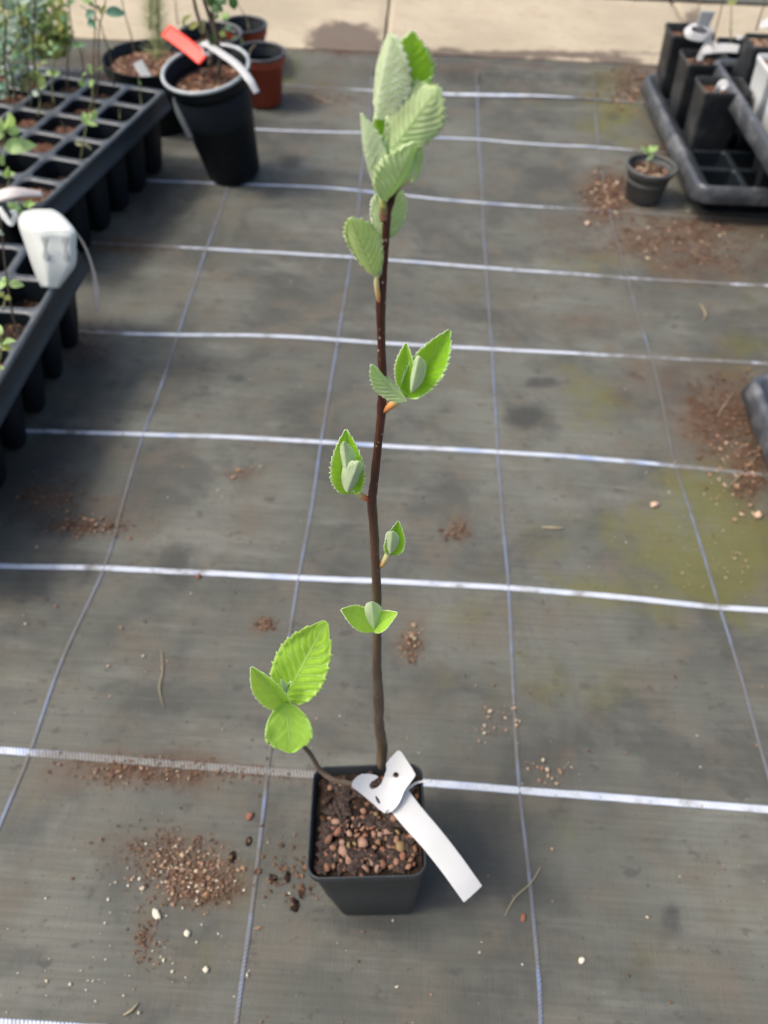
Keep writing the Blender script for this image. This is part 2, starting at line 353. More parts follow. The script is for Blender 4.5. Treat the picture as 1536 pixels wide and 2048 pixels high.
# ------------------------------------------------------------------ stains and some shade painted where they lie on the ground
ST = [  # px, py, rx, ry, channel (0 soil, 1 algae, 2 wet and painted shade), strength
 (300,1540,190,36,0,.75),(500,1548,130,18,0,.6),(620,1550,60,18,0,.5),(330,1705,110,60,0,.62),(400,1765,80,45,0,.85),(290,1880,28,60,0,.5),(230,1690,60,50,0,.4),
 (190,1020,140,45,0,.35),(170,1052,80,16,0,.7),(1340,470,190,60,0,.62),(1215,390,50,50,0,.9),(1400,520,130,40,0,.6),(1450,830,100,90,0,.75),
 (1500,930,50,70,0,.8),(1180,635,160,22,0,.35),(1230,440,70,14,0,.5),(1290,760,90,50,0,.45),(1180,200,40,24,0,.3),(640,190,80,26,0,.45),(1275,175,60,36,0,.6),
 (250,490,70,18,0,.55),(170,690,50,30,0,.5),(90,990,90,30,0,.5),(845,1235,28,40,0,.4),(820,1290,28,34,0,.6),(918,1060,28,24,0,.6),(530,1245,24,14,0,.8),
 (485,945,40,14,0,.5),(340,1325,36,16,0,.45),(1000,1445,60,40,0,.3),(1110,1510,60,24,0,.35),(1080,1720,30,20,0,.3),(50,1300,60,30,0,.3),(60,1240,90,30,0,.25),
 (1350,310,60,40,0,.6),(1300,560,200,20,0,.25),(600,1250,120,12,0,.25),(220,160,60,30,0,.6),(200,140,60,24,0,.4),(560,1690,60,60,0,.2),(905,1420,30,30,0,.3),
 (1420,1105,160,110,1,.95),(1290,1170,230,70,1,.6),(1185,800,60,70,1,.6),(1440,990,120,70,1,.8),(1235,215,70,60,1,.7),(1200,525,100,20,1,.5),
 (1130,1330,200,70,1,.3),(940,1240,150,60,1,.3),(1500,700,60,80,1,.4),(1480,1820,60,60,1,.4),(560,150,60,40,1,.5),(370,1800,200,120,1,.2),(1000,1640,200,60,1,.3),
 (1050,828,36,22,2,1.0),(1080,762,34,10,2,.9),(345,1125,44,44,2,.7),(172,1130,24,34,2,.8),(50,960,110,70,2,.9),(120,860,80,55,2,.6),(130,1040,70,40,2,.8),(190,720,50,70,2,.5),  # damp spots, and painted shade along the left trays
 (472,750,16,9,2,.9),(580,320,24,14,2,.8),(1345,1838,20,34,2,.7),(40,1915,90,22,2,.4),(1225,230,20,8,2,.5),(400,785,60,20,2,.35),(1500,640,80,50,2,.3),
 (960,160,120,10,2,.5),(1140,168,120,8,2,.35),(1080,740,10,8,2,.6),(300,420,60,60,2,.5),(570,500,80,40,2,.25),(930,510,50,20,2,.2),(790,240,50,12,2,.3),  # includes the painted shadow strip under the cloth fold by the path
 (60,2035,160,20,2,.25),(960,1980,60,16,2,.4),(1180,2000,60,40,2,.3),(1480,1150,90,20,2,.25),(1300,1250,140,40,2,.25),(765,1850,110,34,2,.85),(880,1790,60,70,2,.4),(560,1760,40,40,2,.3),  # includes the painted contact shadow at the foot of the square pot
 (1000,112,340,7,0,.9),(620,108,120,8,0,.8),(1000,148,300,8,0,.4),(1250,440,300,60,2,.25),(700,640,500,60,2,.18),(1200,1420,300,200,2,.22),(420,900,240,90,2,.2),(690,88,62,34,0,1.2),(760,110,40,16,0,.8),(400,90,200,10,0,.5),(1385,60,22,40,0,.8),(1240,130,60,16,0,.7),(1300,150,50,12,0,.7),(1100,108,150,4,0,.5),(900,100,80,3,0,.5),
]
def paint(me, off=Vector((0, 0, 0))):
    a = me.color_attributes.new('stain_shade', 'FLOAT_COLOR', 'POINT'); out = []
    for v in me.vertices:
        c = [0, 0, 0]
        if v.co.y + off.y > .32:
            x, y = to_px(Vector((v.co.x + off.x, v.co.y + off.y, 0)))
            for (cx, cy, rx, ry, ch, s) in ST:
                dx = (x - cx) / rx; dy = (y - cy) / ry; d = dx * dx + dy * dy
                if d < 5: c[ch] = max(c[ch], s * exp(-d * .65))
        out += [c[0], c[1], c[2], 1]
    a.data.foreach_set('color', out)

# ------------------------------------------------------------------ the setting
def grid(x0, x1, y0, y1, nx, ny, zf):
    vs = [(x0 + (x1 - x0) * i / nx, y0 + (y1 - y0) * j / ny, 0) for j in range(ny + 1) for i in range(nx + 1)]
    vs = [(x, y, zf(x, y)) for x, y, z in vs]
    fs = [(j * (nx + 1) + i, j * (nx + 1) + i + 1, (j + 1) * (nx + 1) + i + 1, (j + 1) * (nx + 1) + i) for j in range(ny) for i in range(nx)]
    return vs, fs
def smooth(a, b, x):
    t = max(0, min(1, (x - a) / (b - a))); return t * t * (3 - 2 * t)
def zfab(x, y):
    w = .0016 * noise.noise(Vector((x * 3, y * 5, 0))) + .0009 * noise.noise(Vector((x * 11, y * 14, 3)))
    # the cloth runs over a low board before the path
    yb = 2.425 + .03 * (x - .3)
    b = .022 * smooth(yb - .03, yb + .01, y) * (1 - smooth(yb + .075, yb + .10, y))
    r = .010 * exp(-((y - (2.33 + .02 * sin(x * 4))) / .018) ** 2) * smooth(.15, .5, x)
    return w + b + r - .004
soil_bed = mesh('ground', *grid(-20, 20, -10, 60, 4, 4, lambda x, y: -.02))
link('ground', soil_bed, m_soil2, kind='structure')
fv, ff = grid(-1.5, 2.2, -.3, 2.545, 310, 238, zfab)
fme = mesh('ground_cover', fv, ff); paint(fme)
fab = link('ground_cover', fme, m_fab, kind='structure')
def thread(pts, w, mat):
    P = [at_z(x, y, 0) for x, y in pts]
    def out_to(p, q):                      # run the thread on to the edge of the cloth
        d = (p - q).normalized(); k = 0
        while k < 1.6 and -1.45 < p.x + d.x * k < 2.15 and -.27 < p.y + d.y * k < 2.41: k += .02
        n = max(1, int(k / .08)); return [p + d * (k * i / n) for i in range(1, n + 1)] if k > .05 else []
    P = out_to(P[0], P[1])[::-1] + P + out_to(P[-1], P[-2])
    C = catmull(P, 26); vs = []; fs = []; uv = []; L = 0
    for i, c in enumerate(C):
        if i: L += (c - C[i - 1]).length
        d = C[min(i + 1, len(C) - 1)] - C[max(i - 1, 0)]; n = Vector((-d.y, d.x, 0)).normalized()
        jw = w * (1 + .12 * noise.noise(Vector((L * 60, 3, 1)))) ; j = .0006 * noise.noise(Vector((L * 9, 0, pts[0][1])))
        for k in (-.5, 0, .5):
            q = c + n * (k * jw + j); z = max(zfab(q.x + dx, q.y + dy) for dx in (-.007, 0, .007) for dy in (-.007, 0, .007))
            vs.append((q.x, q.y, z + .0009 + (.0004 if k == 0 else 0))); uv.append((L, k + .5))
    for i in range(len(C) - 1):
        for k in (0, 1): fs.append((i * 3 + k, i * 3 + k + 1, i * 3 + k + 4, i * 3 + k + 3))
    me = mesh('thread', vs, fs, uv); paint(me); link('thread', me, mat, fab)
for pts in ([(-60, 2040), (0, 2046), (400, 2074), (900, 2118), (1536, 2172)], [(-60, 1494), (0, 1498), (250, 1518), (450, 1534), (850, 1563), (1040, 1578), (1300, 1598), (1600, 1622)],
            [(-60, 1124), (0, 1128), (200, 1132), (400, 1143), (600, 1153), (800, 1161), (1020, 1173), (1250, 1192), (1440, 1211), (1620, 1222)],
            [(-60, 856), (90, 860), (290, 866), (460, 871), (640, 881), (800, 890), (995, 901), (1200, 915), (1345, 928), (1510, 945), (1640, 955)],
            [(0, 652), (190, 661), (360, 666), (520, 668), (675, 676), (830, 687), (985, 695), (1150, 703), (1300, 712), (1450, 719), (1620, 730)],
            [(120, 480), (260, 487), (415, 494), (560, 502), (703, 511), (840, 521), (972, 532), (1120, 543), (1255, 553), (1400, 562), (1600, 571)],
            [(200, 352), (330, 359), (500, 366), (620, 370), (720, 378), (840, 391), (965, 403), (1090, 411), (1210, 419), (1300, 425), (1420, 432)],
            [(350, 246), (500, 255), (620, 260), (740, 263), (850, 271), (960, 276), (1080, 286), (1190, 291), (1300, 299), (1420, 306)],
            [(450, 160), (590, 170), (730, 179), (870, 187), (990, 193), (1100, 198), (1250, 209), (1330, 213)]): thread(pts, .0078, m_thw)
for pts in ([(-60, 1790), (0, 1640), (58, 1500), (125, 1310), (207, 1130), (250, 985), (287, 863), (322, 765), (355, 666), (388, 570), (412, 495), (440, 420), (462, 350), (500, 240)],
            [(465, 2110), (480, 1980), (505, 1800), (527, 1605), (540, 1500), (575, 1290), (597, 1152), (622, 1020), (642, 880), (660, 770), (676, 676), (692, 580), (703, 511), (716, 425), (722, 350), (735, 262), (742, 175)],
            [(1085, 2110), (1078, 1950), (1060, 1750), (1040, 1578), (1028, 1380), (1018, 1172), (1005, 1020), (996, 901), (990, 790), (985, 695), (978, 610), (973, 532), (968, 465), (966, 403), (962, 330), (958, 277), (955, 190)],
            [(1600, 1740), (1536, 1535), (1490, 1370), (1441, 1211), (1395, 1060), (1352, 928), (1328, 810), (1304, 712), (1278, 630), (1257, 554), (1235, 480), (1215, 400), (1198, 291), (1190, 207)],
            [(-380, 1500), (-190, 1125), (-60, 860)]): thread(pts, .0035, m_thb)
# concrete path of cast slabs, joints left open
path = props(empty('concrete_path', (.3, 2.8, 0)), kind='structure')
def slab(quad, z0=-.03, z1=.004):
    (a, b, c, d) = [Vector((*q, 0)) for q in quad]; n = 60; m_ = 14; vs = []; fs = []
    for j in range(m_ + 1):
        for i in range(n + 1):
            p = a.lerp(b, i / n).lerp(d.lerp(c, i / n), j / m_)
            e = min(i, n - i, j * 2, (m_ - j) * 2); jit = .004 * noise.noise(p * 30) if e == 0 else 0
            vs.append((p.x + jit, p.y + jit, z1 - (.003 if e == 0 else 0) + .0012 * noise.noise(p * 12)))
    for j in range(m_):
        for i in range(n): fs.append((j * (n + 1) + i, j * (n + 1) + i + 1, (j + 1) * (n + 1) + i + 1, (j + 1) * (n + 1) + i))
    ring = [i for i in range(n + 1)] + [j * (n + 1) + n for j in range(1, m_ + 1)] + [m_ * (n + 1) + i for i in range(n - 1, -1, -1)] + [j * (n + 1) for j in range(m_ - 1, 0, -1)]
    k0 = len(vs); vs += [(vs[r][0], vs[r][1], z0) for r in ring]
    for q in range(len(ring)): fs.append((ring[(q + 1) % len(ring)], ring[q], k0 + q, k0 + (q + 1) % len(ring)))
    me = mesh('slab', vs, fs); paint(me); link('slab', me, m_con, path, smooth=False)
ye = lambda x: 2.548 + .025 * (x - .05); yf = lambda x: 3.035 + .03 * (x - .8)
for x0, x1, s0, s1 in ((-1.9, -.86, 0, 0), (-.85, .262, 0, -.006), (.270, 1.095, -.006, -.012), (1.105, 2.0, -.012, 0), (2.01, 2.9, 0, 0)):
    slab([(x0, ye(x0)), (x1, ye(x1)), (x1 + s1, yf(x1)), (x0 + s0, yf(x0))])
fv, ff = grid(-2.2, 3.2, 3.052, 5.5, 40, 20, lambda x, y: .003)
fme = mesh('far_ground_cover', [(x, y + .03 * (x - .8), z) for x, y, z in fv], ff); paint(fme); link('far_ground_cover', fme, m_fab, kind='structure')

# ------------------------------------------------------------------ loose debris
def chip(c, s, flat=.5, mb=None, col=None, ar=1.0, smooth_=False):
    v0 = [(1, 0, 0), (-1, 0, 0), (0, 1, 0), (0, -1, 0), (0, 0, 1), (0, 0, -1)]; f0 = [(0, 2, 4), (2, 1, 4), (1, 3, 4), (3, 0, 4), (2, 0, 5), (1, 2, 5), (3, 1, 5), (0, 3, 5)]
    a = random.uniform(0, pi); vs = []
    for x, y, z in v0:
        k = random.uniform(.7, 1.25)
        X, Y = x * ar * k, y * k; X, Y = X * cos(a) - Y * sin(a), X * sin(a) + Y * cos(a)
        vs.append((c[0] + s * X, c[1] + s * Y, c[2] + s * z * flat * k))
    mb.add(vs, f0, col=col)
def scatter(name, patches, label, pal, seed):
    random.seed(seed); mb = MB()
    for (cx, cy, rx, ry, n, s0, s1) in patches:
        for _ in range(int(n * 2.3)):
            g = (random.gauss(0, .5), random.gauss(0, .5)); x, y = cx + rx * g[0], cy + ry * g[1]
            if y < 60: continue
            p = at_z(x, y, 0); s = random.uniform(s0, s1) * (random.random() ** 1.8 * .8 + .2)
            chip((p.x, p.y, max(zfab(p.x, p.y), -.002) + s * .35), s, random.uniform(.3, .7), mb, (*random.choice(pal), 1), random.uniform(1, 1.7))
    o = link(name, mb.me(name), m_tint, smooth=False); return props(o, label=label, cat='debris', kind='stuff')
BR = [(.10, .055, .03), (.14, .075, .04), (.06, .035, .022), (.20, .11, .065), (.17, .10, .07)]
TN = [(.36, .24, .15), (.42, .30, .20), (.30, .17, .10), (.48, .40, .28), (.34, .20, .13)]
WH = [(.62, .56, .44), (.55, .50, .36), (.66, .60, .50)]
scatter('soil_crumbs', [(340,1715,120,65,300,.0007,.0019),(400,1765,70,45,300,.0007,.0021),(300,1540,180,34,160,.0006,.002),(500,1545,120,18,70,.0006,.0018),(290,1880,30,60,50,.0008,.002),(1220,390,50,45,240,.001,.0045),(1360,480,190,60,320,.001,.004),
    (1450,850,90,110,240,.001,.0035),(1500,960,30,60,120,.001,.003),(170,1050,100,22,110,.001,.003),(260,490,80,18,90,.001,.003),(100,990,90,40,110,.001,.003),(170,690,60,60,110,.001,.003),(1270,180,60,40,160,.0015,.006),(690,88,60,30,160,.0015,.005),
    (950,108,380,5,260,.001,.004),(1000,135,300,12,120,.001,.003),(230,150,60,30,120,.0015,.005),(640,190,90,25,80,.001,.003),(820,1290,28,34,46,.001,.0025),(918,1060,24,26,26,.001,.003),(530,1245,22,14,40,.001,.0024),(590,1760,70,60,40,.001,.003),(770,1000,1400,1500,330,.0006,.0019),(640,1730,120,120,60,.0008,.0022)],
    'dark brown crumbs of spilled compost strewn over the woven ground sheet', BR + BR[:2], 3)
scatter('tan_grit', [(380,1740,110,60,120,.0008,.0022),(1220,390,40,40,70,.0015,.005),(1380,480,160,60,90,.0015,.004),(1480,920,60,90,60,.0015,.004),(485,940,50,16,12,.0014,.003),(1000,1450,80,50,26,.001,.0025),
    (1110,1540,60,30,20,.001,.003),(820,1280,24,34,16,.001,.003),(1270,190,40,40,40,.002,.006),(170,1050,80,22,22,.001,.0025),(770,1100,1300,1400,130,.0008,.002),(300,1540,160,30,30,.001,.002),(230,160,40,30,30,.002,.005),(1440,1090,120,100,30,.001,.002)],
    'tan and pinkish grit chips lying scattered on the grey ground sheet', TN, 5)
scatter('pale_perlite', [(330,1760,160,90,26,.0009,.002),(250,1930,260,120,26,.0008,.0019),(770,1300,1300,1200,80,.0006,.0016),(1400,1050,180,160,16,.0008,.0018)],
    'tiny cream perlite grains dotted over the grey ground sheet', WH, 9)
random.seed(21)
def blob(c, r, seedv, sub=2, sq=(1, 1, 1), amp=.35, name='stone'):
    bm = bmesh.new(); bmesh.ops.create_icosphere(bm, subdivisions=sub, radius=1)
    for v in bm.verts:
        k = 1 + amp * noise.noise(v.co * 1.3 + Vector((seedv * 7.1, seedv, 0))) * 1.6
        v.co = Vector((v.co.x * sq[0], v.co.y * sq[1], v.co.z * sq[2])) * k * r + Vector(c)
    me = bpy.data.meshes.new(name); bm.to_mesh(me); bm.free(); return me
def tinted(name, c): return M(name, c, .8, .3)
m_cream = tinted('cream_stone', (.62, .55, .42)); m_peach = tinted('peach_stone', (.50, .34, .24)); m_redch = tinted('red_chip', (.20, .085, .05))
def ground_stone(px, py, r, mat, label, nm='pebble', sq=(1.2, .9, .7), cat='pebble'):
    p = at_z(px, py, 0); z = zfab(p.x, p.y); me = blob((0, 0, 0), r, px * .01, 2, sq)
    o = link(nm, me, mat); o.location = (p.x, p.y, z + r * sq[2] * .75); o.rotation_euler = (0, 0, px * .37); props(o, label=label, cat=cat); return o
ground_stone(1165, 1919, .0026, m_cream, 'cream round pebble alone on the sheet at lower right below the white tag')
ground_stone(312, 1828, .0034, m_cream, 'oblong cream chip just below the brown soil spill at lower left', sq=(1.7, .8, .6))
ground_stone(411, 1938, .0026, m_cream, 'round cream pebble near the blue line at the bottom left', sq=(1, 1, .8))
ground_stone(374, 1866, .0028, m_cream, 'cream pebble between the soil spill and the left blue line', sq=(1, 1.1, .8))
ground_stone(1309, 1008, .0048, m_peach, 'peach coloured stone at the upper edge of the green algae patch')
ground_stone(1518, 1028, .005, m_peach, 'peach coloured stone by the right hand edge near the empty grey tray', sq=(.9, 1.1, .8))
ground_stone(1175, 445, .0048, m_peach, 'orange tinted stone on the sheet left of the brown spill at the right')
ground_stone(499, 1630, .0032, m_redch, 'small red brick chip beside the blue line left of the square pot', sq=(.9, 1.4, .6))
ground_stone(396, 1150, .0034, m_redch, 'small reddish chip sitting on the white line at left', sq=(1.2, .8, .7))
ground_stone(1048, 1834, .0028, m_redch, 'pinkish chip touching the blue line below the white tag', sq=(1.6, .8, .5))
ground_stone(1468, 690, .006, m_cream, 'pale chip on the sheet behind the empty grey tray') if False else None
def straw(pts, r, mat, label, z=.002):
    P = [at_z(x, y, 0) for x, y in pts]; P = [Vector((p.x, p.y, zfab(p.x, p.y) + z)) for p in P]
    o = link('straw', tube(P, [r * .6] + [r] * (len(P) - 2) + [r * .4], 5, 6).me('straw'), mat); props(o, label=label, cat='straw'); return o
straw([(1085, 1053), (1105, 1054), (1128, 1055)], .0019, m_tan, 'short flat yellow straw right of the third blue line')
straw([(322, 1298), (324, 1340), (318, 1375), (326, 1412)], .0007, m_tan, 'thin upright tan grass blade on the sheet left of the side shoot')
straw([(1083, 1732), (1062, 1765), (1030, 1795), (1010, 1832)], .0007, m_tan, 'long thin curved dry needle crossing the blue line below the white tag')
straw([(1402, 606), (1412, 628), (1406, 640)], .0016, m_tan, 'curved tan husk on the sheet in the upper right between two white lines')
straw([(1455, 975), (1480, 950), (1520, 905)], .0010, m_tan, 'thin tan stalk lying towards the empty grey tray')
straw([(1436, 832), (1450, 808), (1470, 780)], .0010, m_tan, 'thin brown stalk beside the rim of the empty grey tray')
straw([(246, 2030), (262, 2020), (275, 2006)], .0013, m_tan, 'short pale twig near the bottom left edge of the picture')
straw([(583, 1712), (605, 1730), (640, 1752)], .0010, m_twig, 'thin brown twig leaning at the left foot of the square pot')
straw([(628, 190), (650, 200), (668, 206)], .0018, m_tan, 'orange tan dead leaf sliver on the far sheet near the terracotta pot')
for i, (x, y, s) in enumerate([(545, 1757, .0036), (602, 1782, .0044), (588, 1810, .004), (463, 1713, .0035), (497, 1680, .003), (575, 1752, .003)]):
    p = at_z(x, y, 0); me = blob((0, 0, 0), s, i + 3, 1, (1, 1.6, .5), .5)
    o = link('bark_chip', me, m_soil); o.location = (p.x, p.y, zfab(p.x, p.y) + .0012)
    props(o, label=['small black bark chip left of the square pot foot, uppermost of three', 'large black bark chip left of the square pot, second lowest', 'lowest black bark chip left of the square pot',
        'black bark chip right beside the blue line', 'highest black bark chip close above the blue line beside the red chip', 'black bark chip between the blue line and the square pot'][i], cat='bark chip', group='black bark chips left of the square pot')

# ------------------------------------------------------------------ pots
def rsq(w, r, n=5):
    pts = []
    for qx, qy, a0 in ((1, 1, 0), (-1, 1, 90), (-1, -1, 180), (1, -1, 270)):
        for i in range(n + 1):
            a = radians(a0 + 90 * i / n); pts.append((qx * (w / 2 - r) + r * cos(a), qy * (w / 2 - r) + r * sin(a)))
    return pts
def loft(rings, close=True, cap0=False, cap1=False):
    n = len(rings[0]); vs = [p for r in rings for p in r]; fs = []
    for i in range(len(rings) - 1):
        for k in range(n): fs.append((i * n + k, i * n + (k + 1) % n, (i + 1) * n + (k + 1) % n, (i + 1) * n + k))
    if cap0: fs.append(tuple(range(n - 1, -1, -1)))
    if cap1: fs.append(tuple((len(rings) - 1) * n + k for k in range(n)))
    return vs, fs
def square_pot_me(w, wb, h, rc=.008, rim=.0022):
    def R(wd, z, r=rc): return [(x, y, z) for x, y in rsq(wd, max(r * wd / w, .002))]
    rings = [R(wb * .3, .003), R(wb - .006, .003), R(wb - .004, 0), R(wb, .002), R(wb + (w - wb) * .5, h * .5), R(w - rim * 2 - .0006, h - .012), R(w - .002, h - .0105), R(w, h - .008), R(w, h - .0012), R(w - .001, h), R(w - .0022, h), R(w - .0034, h - .0015), R(w - .0052, h - .012), R(wb - .003, .006)]
    vs, fs = loft(rings, cap0=True, cap1=True)
    return mesh('pot_shell', vs, fs)
def soil_square_me(w, seed, amp=.004, res=26, nm='soil'):
    vs, fs = grid(-w / 2, w / 2, -w / 2, w / 2, res, res, lambda x, y: amp * noise.noise(Vector((x * 120, y * 120, seed))) + amp * .6 * noise.noise(Vector((x * 300, y * 300, seed))))
    return mesh(nm, vs, fs)
def lathe(prof, seg=48, cap=True):
    rings = [[(r * cos(2 * pi * k / seg), r * sin(2 * pi * k / seg), z) for k in range(seg)] for r, z in prof]
    return loft(rings, cap0=cap, cap1=cap)
def round_pot_me(r, rb, h, rim_h=.022, lip=.004):
    p = [(rb - .012, .003), (rb - .003, 0), (rb, .002), (rb + (r - lip - rb) * .9, h - rim_h), (r - .0015, h - rim_h + .001), (r, h - rim_h + .004), (r, h - .002), (r + .0008, h - .0005), (r - .001, h), (r - .003, h - .001),
         (r - .0035, h - rim_h + .003), (r - .0075, h - rim_h - .001), (r - .0085, h - rim_h - .010), (r - .0065, h - rim_h - .012), (rb - .002, .006)]
    vs, fs = lathe(p); me = mesh('pot_shell', vs, fs); me['n'] = 48; return me
def soil_round_me(r, seed, amp=.004):
    vs = [(0, 0, 0)]; fs = []; nr, ns = 14, 40
    for i in range(1, nr + 1):
        for k in range(ns):
            a = 2 * pi * k / ns; x, y = r * i / nr * cos(a), r * i / nr * sin(a)
            vs.append((x, y, amp * noise.noise(Vector((x * 70, y * 70, seed))) + amp * .7 * noise.noise(Vector((x * 220, y * 220, seed)))))
    for k in range(ns): fs.append((0, 1 + k, 1 + (k + 1) % ns))
    for i in range(nr - 1):
        for k in range(ns): fs.append((1 + i * ns + k, 1 + (i + 1) * ns + k, 1 + (i + 1) * ns + (k + 1) % ns, 1 + i * ns + (k + 1) % ns))
    return mesh('soil', vs, fs)
def child(name, me, mats, parent, loc=(0, 0, 0), smooth=True, **k):
    o = link(name, me, mats, None, smooth, **k); o.parent = parent; o.location = loc; return o
def soil_bits(parent, r, n, seed, square=False, z=0, pal=None, s=(.0015, .0042)):
    random.seed(seed); mb = MB()
    for _ in range(n):
        if square: x, y = random.uniform(-r, r), random.uniform(-r, r)
        else:
            a = random.uniform(0, 2 * pi); q = r * sqrt(random.random()); x, y = q * cos(a), q * sin(a)
        chip((x, y, z + random.uniform(0, .002)), random.uniform(*s), .6, mb, (*random.choice(pal or (BR + TN[:3])), 1), random.uniform(1, 1.6))
    return child('bark_bits', mb.me('bark_bits'), m_tint, parent, smooth=False, kind='stuff')

# the square pot in front
HP = Vector((.3505, .6125, -.001))
hero = empty('square_pot', HP, radians(4.6), label='small square black plastic pot of red grit in the foreground holding the tall sapling', cat='plant pot')
HH = .126
hero.rotation_euler = (radians(-6.6), radians(-5.2), radians(3.6)); hero.location = Vector((.3605, .6000, -.0045))
child('pot_shell', square_pot_me(.0955, .068, HH, .011), m_pot, hero)
sz = HH - .011
hs = child('soil', soil_square_me(.088, 3, .0035, 40), m_soil, hero, (0, 0, sz))
random.seed(11)
stone_mes = [blob((0, 0, 0), 1, i + 1, 1, (1.2, .85, .72), .60) for i in range(8)]
for sm_ in stone_mes:
    sm_.materials.append(m_stone); sm_.polygons.foreach_set('use_smooth', [True] * len(sm_.polygons))
placed = []
tries = 0
while len(placed) < 112 and tries < 9000:
    tries += 1
    x = random.uniform(-.0385, .0385); y = random.uniform(-.0385, .0385)
    if y > -.002 - .25 * x and random.random() < .90: continue
    r = random.uniform(.0016, .0034) if random.random() < .72 else random.uniform(.0034, .0046)
    if any((x - a) ** 2 + (y - b) ** 2 < (.82 * (r + c)) ** 2 for a, b, c in placed): continue
    placed.append((x, y, r)); me = stone_mes[len(placed) % 8]
    o = bpy.data.objects.new('stone', me); COL.objects.link(o); o.parent = hs
    o.location = (x, y, r * .42 + .0012); o.rotation_euler = (random.uniform(-.6, .6), random.uniform(-.6, .6), random.uniform(0, 6)); o.scale = (r, r, r)
# black wet bark pieces among the stones
for k in range(120):
    x = random.uniform(-.039, .039); y = random.uniform(-.039, .039)
    mb = MB(); chip((0, 0, 0), random.uniform(.0025, .0055), .45, mb, (.022, .014, .012, 1), 1.8)
    child('bark_piece', mb.me('bark_piece'), m_tint, hs, (x, y, .0028), smooth=False)

# ------------------------------------------------------------------ serrated young leaves
def leaf_me(base, tip, hw, upn, fold=.5, curl=.4, bend=0.0, teeth=11, ta=.10, NU=66, NV=12, asym=(1, 1), prof=.45, pleat=.0, nv=9, vk=.30, tipcurl=0.0, thick=.0003, mats=None, wave=0, te=.86):
    NU = teeth * 6
    D = tip - base; Ln = D.length; D.normalize(); N = (upn - D * upn.dot(D)).normalized(); S = D.cross(N)
    vs = []; uv = []; n2 = 2 * NV + 1; rs_ = base.x * 913 + tip.z * 377
    top = []; bot = []
    for i in range(NU + 1):
        u = i / NU
        # outline: broadest at prof
        p = (u / prof) if u < prof else (1 - u) / (1 - prof)
        w = max(0, p) ** (.62 if u < prof else te)
        w = sin(min(1, w) * pi / 2) ** .95
        tooth = ((u * teeth) % 1.0); small = ((u * teeth * 2) % 1.0)
        serr = 1 + 1.5 * ta * ((tooth ** 1.3) - .6) + ta * .5 * (small - .5)
        serr = 1 + (serr - 1) * (.55 + .9 * (noise.noise(Vector((u * teeth * .9, rs_, 0))) + .5))
        if u < .12: serr = 1
        mid = base + D * (Ln * u) + N * (bend * Ln * sin(pi * u) * -1) + N * (tipcurl * Ln * u ** 3)
        for j in range(-NV, NV + 1):
            v = j / NV; a = abs(v); sg = 1 if v >= 0 else -1
            W = hw * w * (asym[0] if sg < 0 else asym[1])
            edge = serr if a > .85 else 1
            r = W * a * (edge if a > .85 else 1)
            th = fold + curl * a
            x = r * (cos(fold + curl * a * .5)); z = r * sin(fold + curl * a * .5)
            q = u * nv - a * vk * nv; h = pleat * hw * (cos(2 * pi * (q)) * .5) * min(1, a * 4) * min(1, w / .6) * min(1, (1 - u) * 3.5)
            ww = wave * hw * sin(u * 9 + sg) * a * a + hw * .14 * a * noise.noise(Vector((u * 3.1, sg * a * 2.2, rs_)))
            pt = mid + S * (sg * x) + N * (z + h + ww) + D * (.16 * hw * a * (tooth if a > .85 and u > .12 else 0) * 0.6)
            nn = (N * cos(th) - S * (sg * sin(th)))
            top.append(pt + nn * thick * .5); bot.append(pt - nn * thick * .5); uv.append((u, .5 + .5 * v))
    vs = top + bot; k0 = len(top); fs = []; mi = []
    for i in range(NU):
        for j in range(n2 - 1):
            a = i * n2 + j; q = (a, a + 1, a + n2 + 1, a + n2)
            fs.append(q[::-1]); mi.append(0); fs.append(tuple(k0 + t for t in q)); mi.append(1)
        for a, b in ((i * n2, (i + 1) * n2), ((i + 1) * n2 + n2 - 1, i * n2 + n2 - 1)):
            fs.append((b, a, k0 + a, k0 + b)); mi.append(1)
    me = mesh('leaf', vs, fs, uv + uv)
    return me, mi
def put_leaf(parent, b, t, hwpx, face, fold=.5, curl=.4, top=None, und=None, name='leaf', **k):
    """b, t = (px, py, y of its plane); face = degrees the upper side is turned from the viewer round the midrib"""
    B = at_y(*b); T = at_y(*t); mid = (B + T) / 2
    tc = (CAM - mid).normalized(); D = (T - B).normalized(); tc = (tc - D * tc.dot(D)).normalized(); sd_ = D.cross(tc)
    a = radians(face); up_ = tc * cos(a) + sd_ * sin(a)
    hw = hwpx * depth(mid) / FPX
    me, mi = leaf_me(B, T, hw, up_, fold, curl, **k)
    o = link(name, me, [top or L_TOP, und or L_UND], parent)
    me.polygons.foreach_set('material_index', mi); return o

Y0 = .664
sap = empty('sapling', at_y(763, 1545, Y0), label='tall thin brown stemmed sapling with serrated pale green spring leaves growing in the square pot', cat='sapling')
SP = [(766, 1580, 22), (763, 1530, 12.5), (764, 1490, 12), (758, 1450, 10.5), (757, 1400, 11.5), (754, 1330, 10), (754, 1260, 9.5), (753, 1190, 9.5), (751, 1130, 9.5), (748, 1060, 9), (744, 1005, 10), (749, 960, 9), (756, 890, 9), (763, 822, 10), (765, 760, 8.5), (763, 690, 8.5),
      (762, 610, 9.5), (767, 540, 8.5), (771, 480, 8.5), (774, 432, 9), (775, 422, 8)]
SP = [(x, y, r * (.94 + .10 * (i in (7, 9, 14, 16)))) for i, (x, y, r) in enumerate(SP)]
P = [at_y(x, y, Y0) for x, y, r in SP]
stem = link('stem', tube(P, [r * depth(p) / FPX for p, (x, y, r) in zip(P, SP)], 7, 16, .16).me('stem'), m_bark, sap)
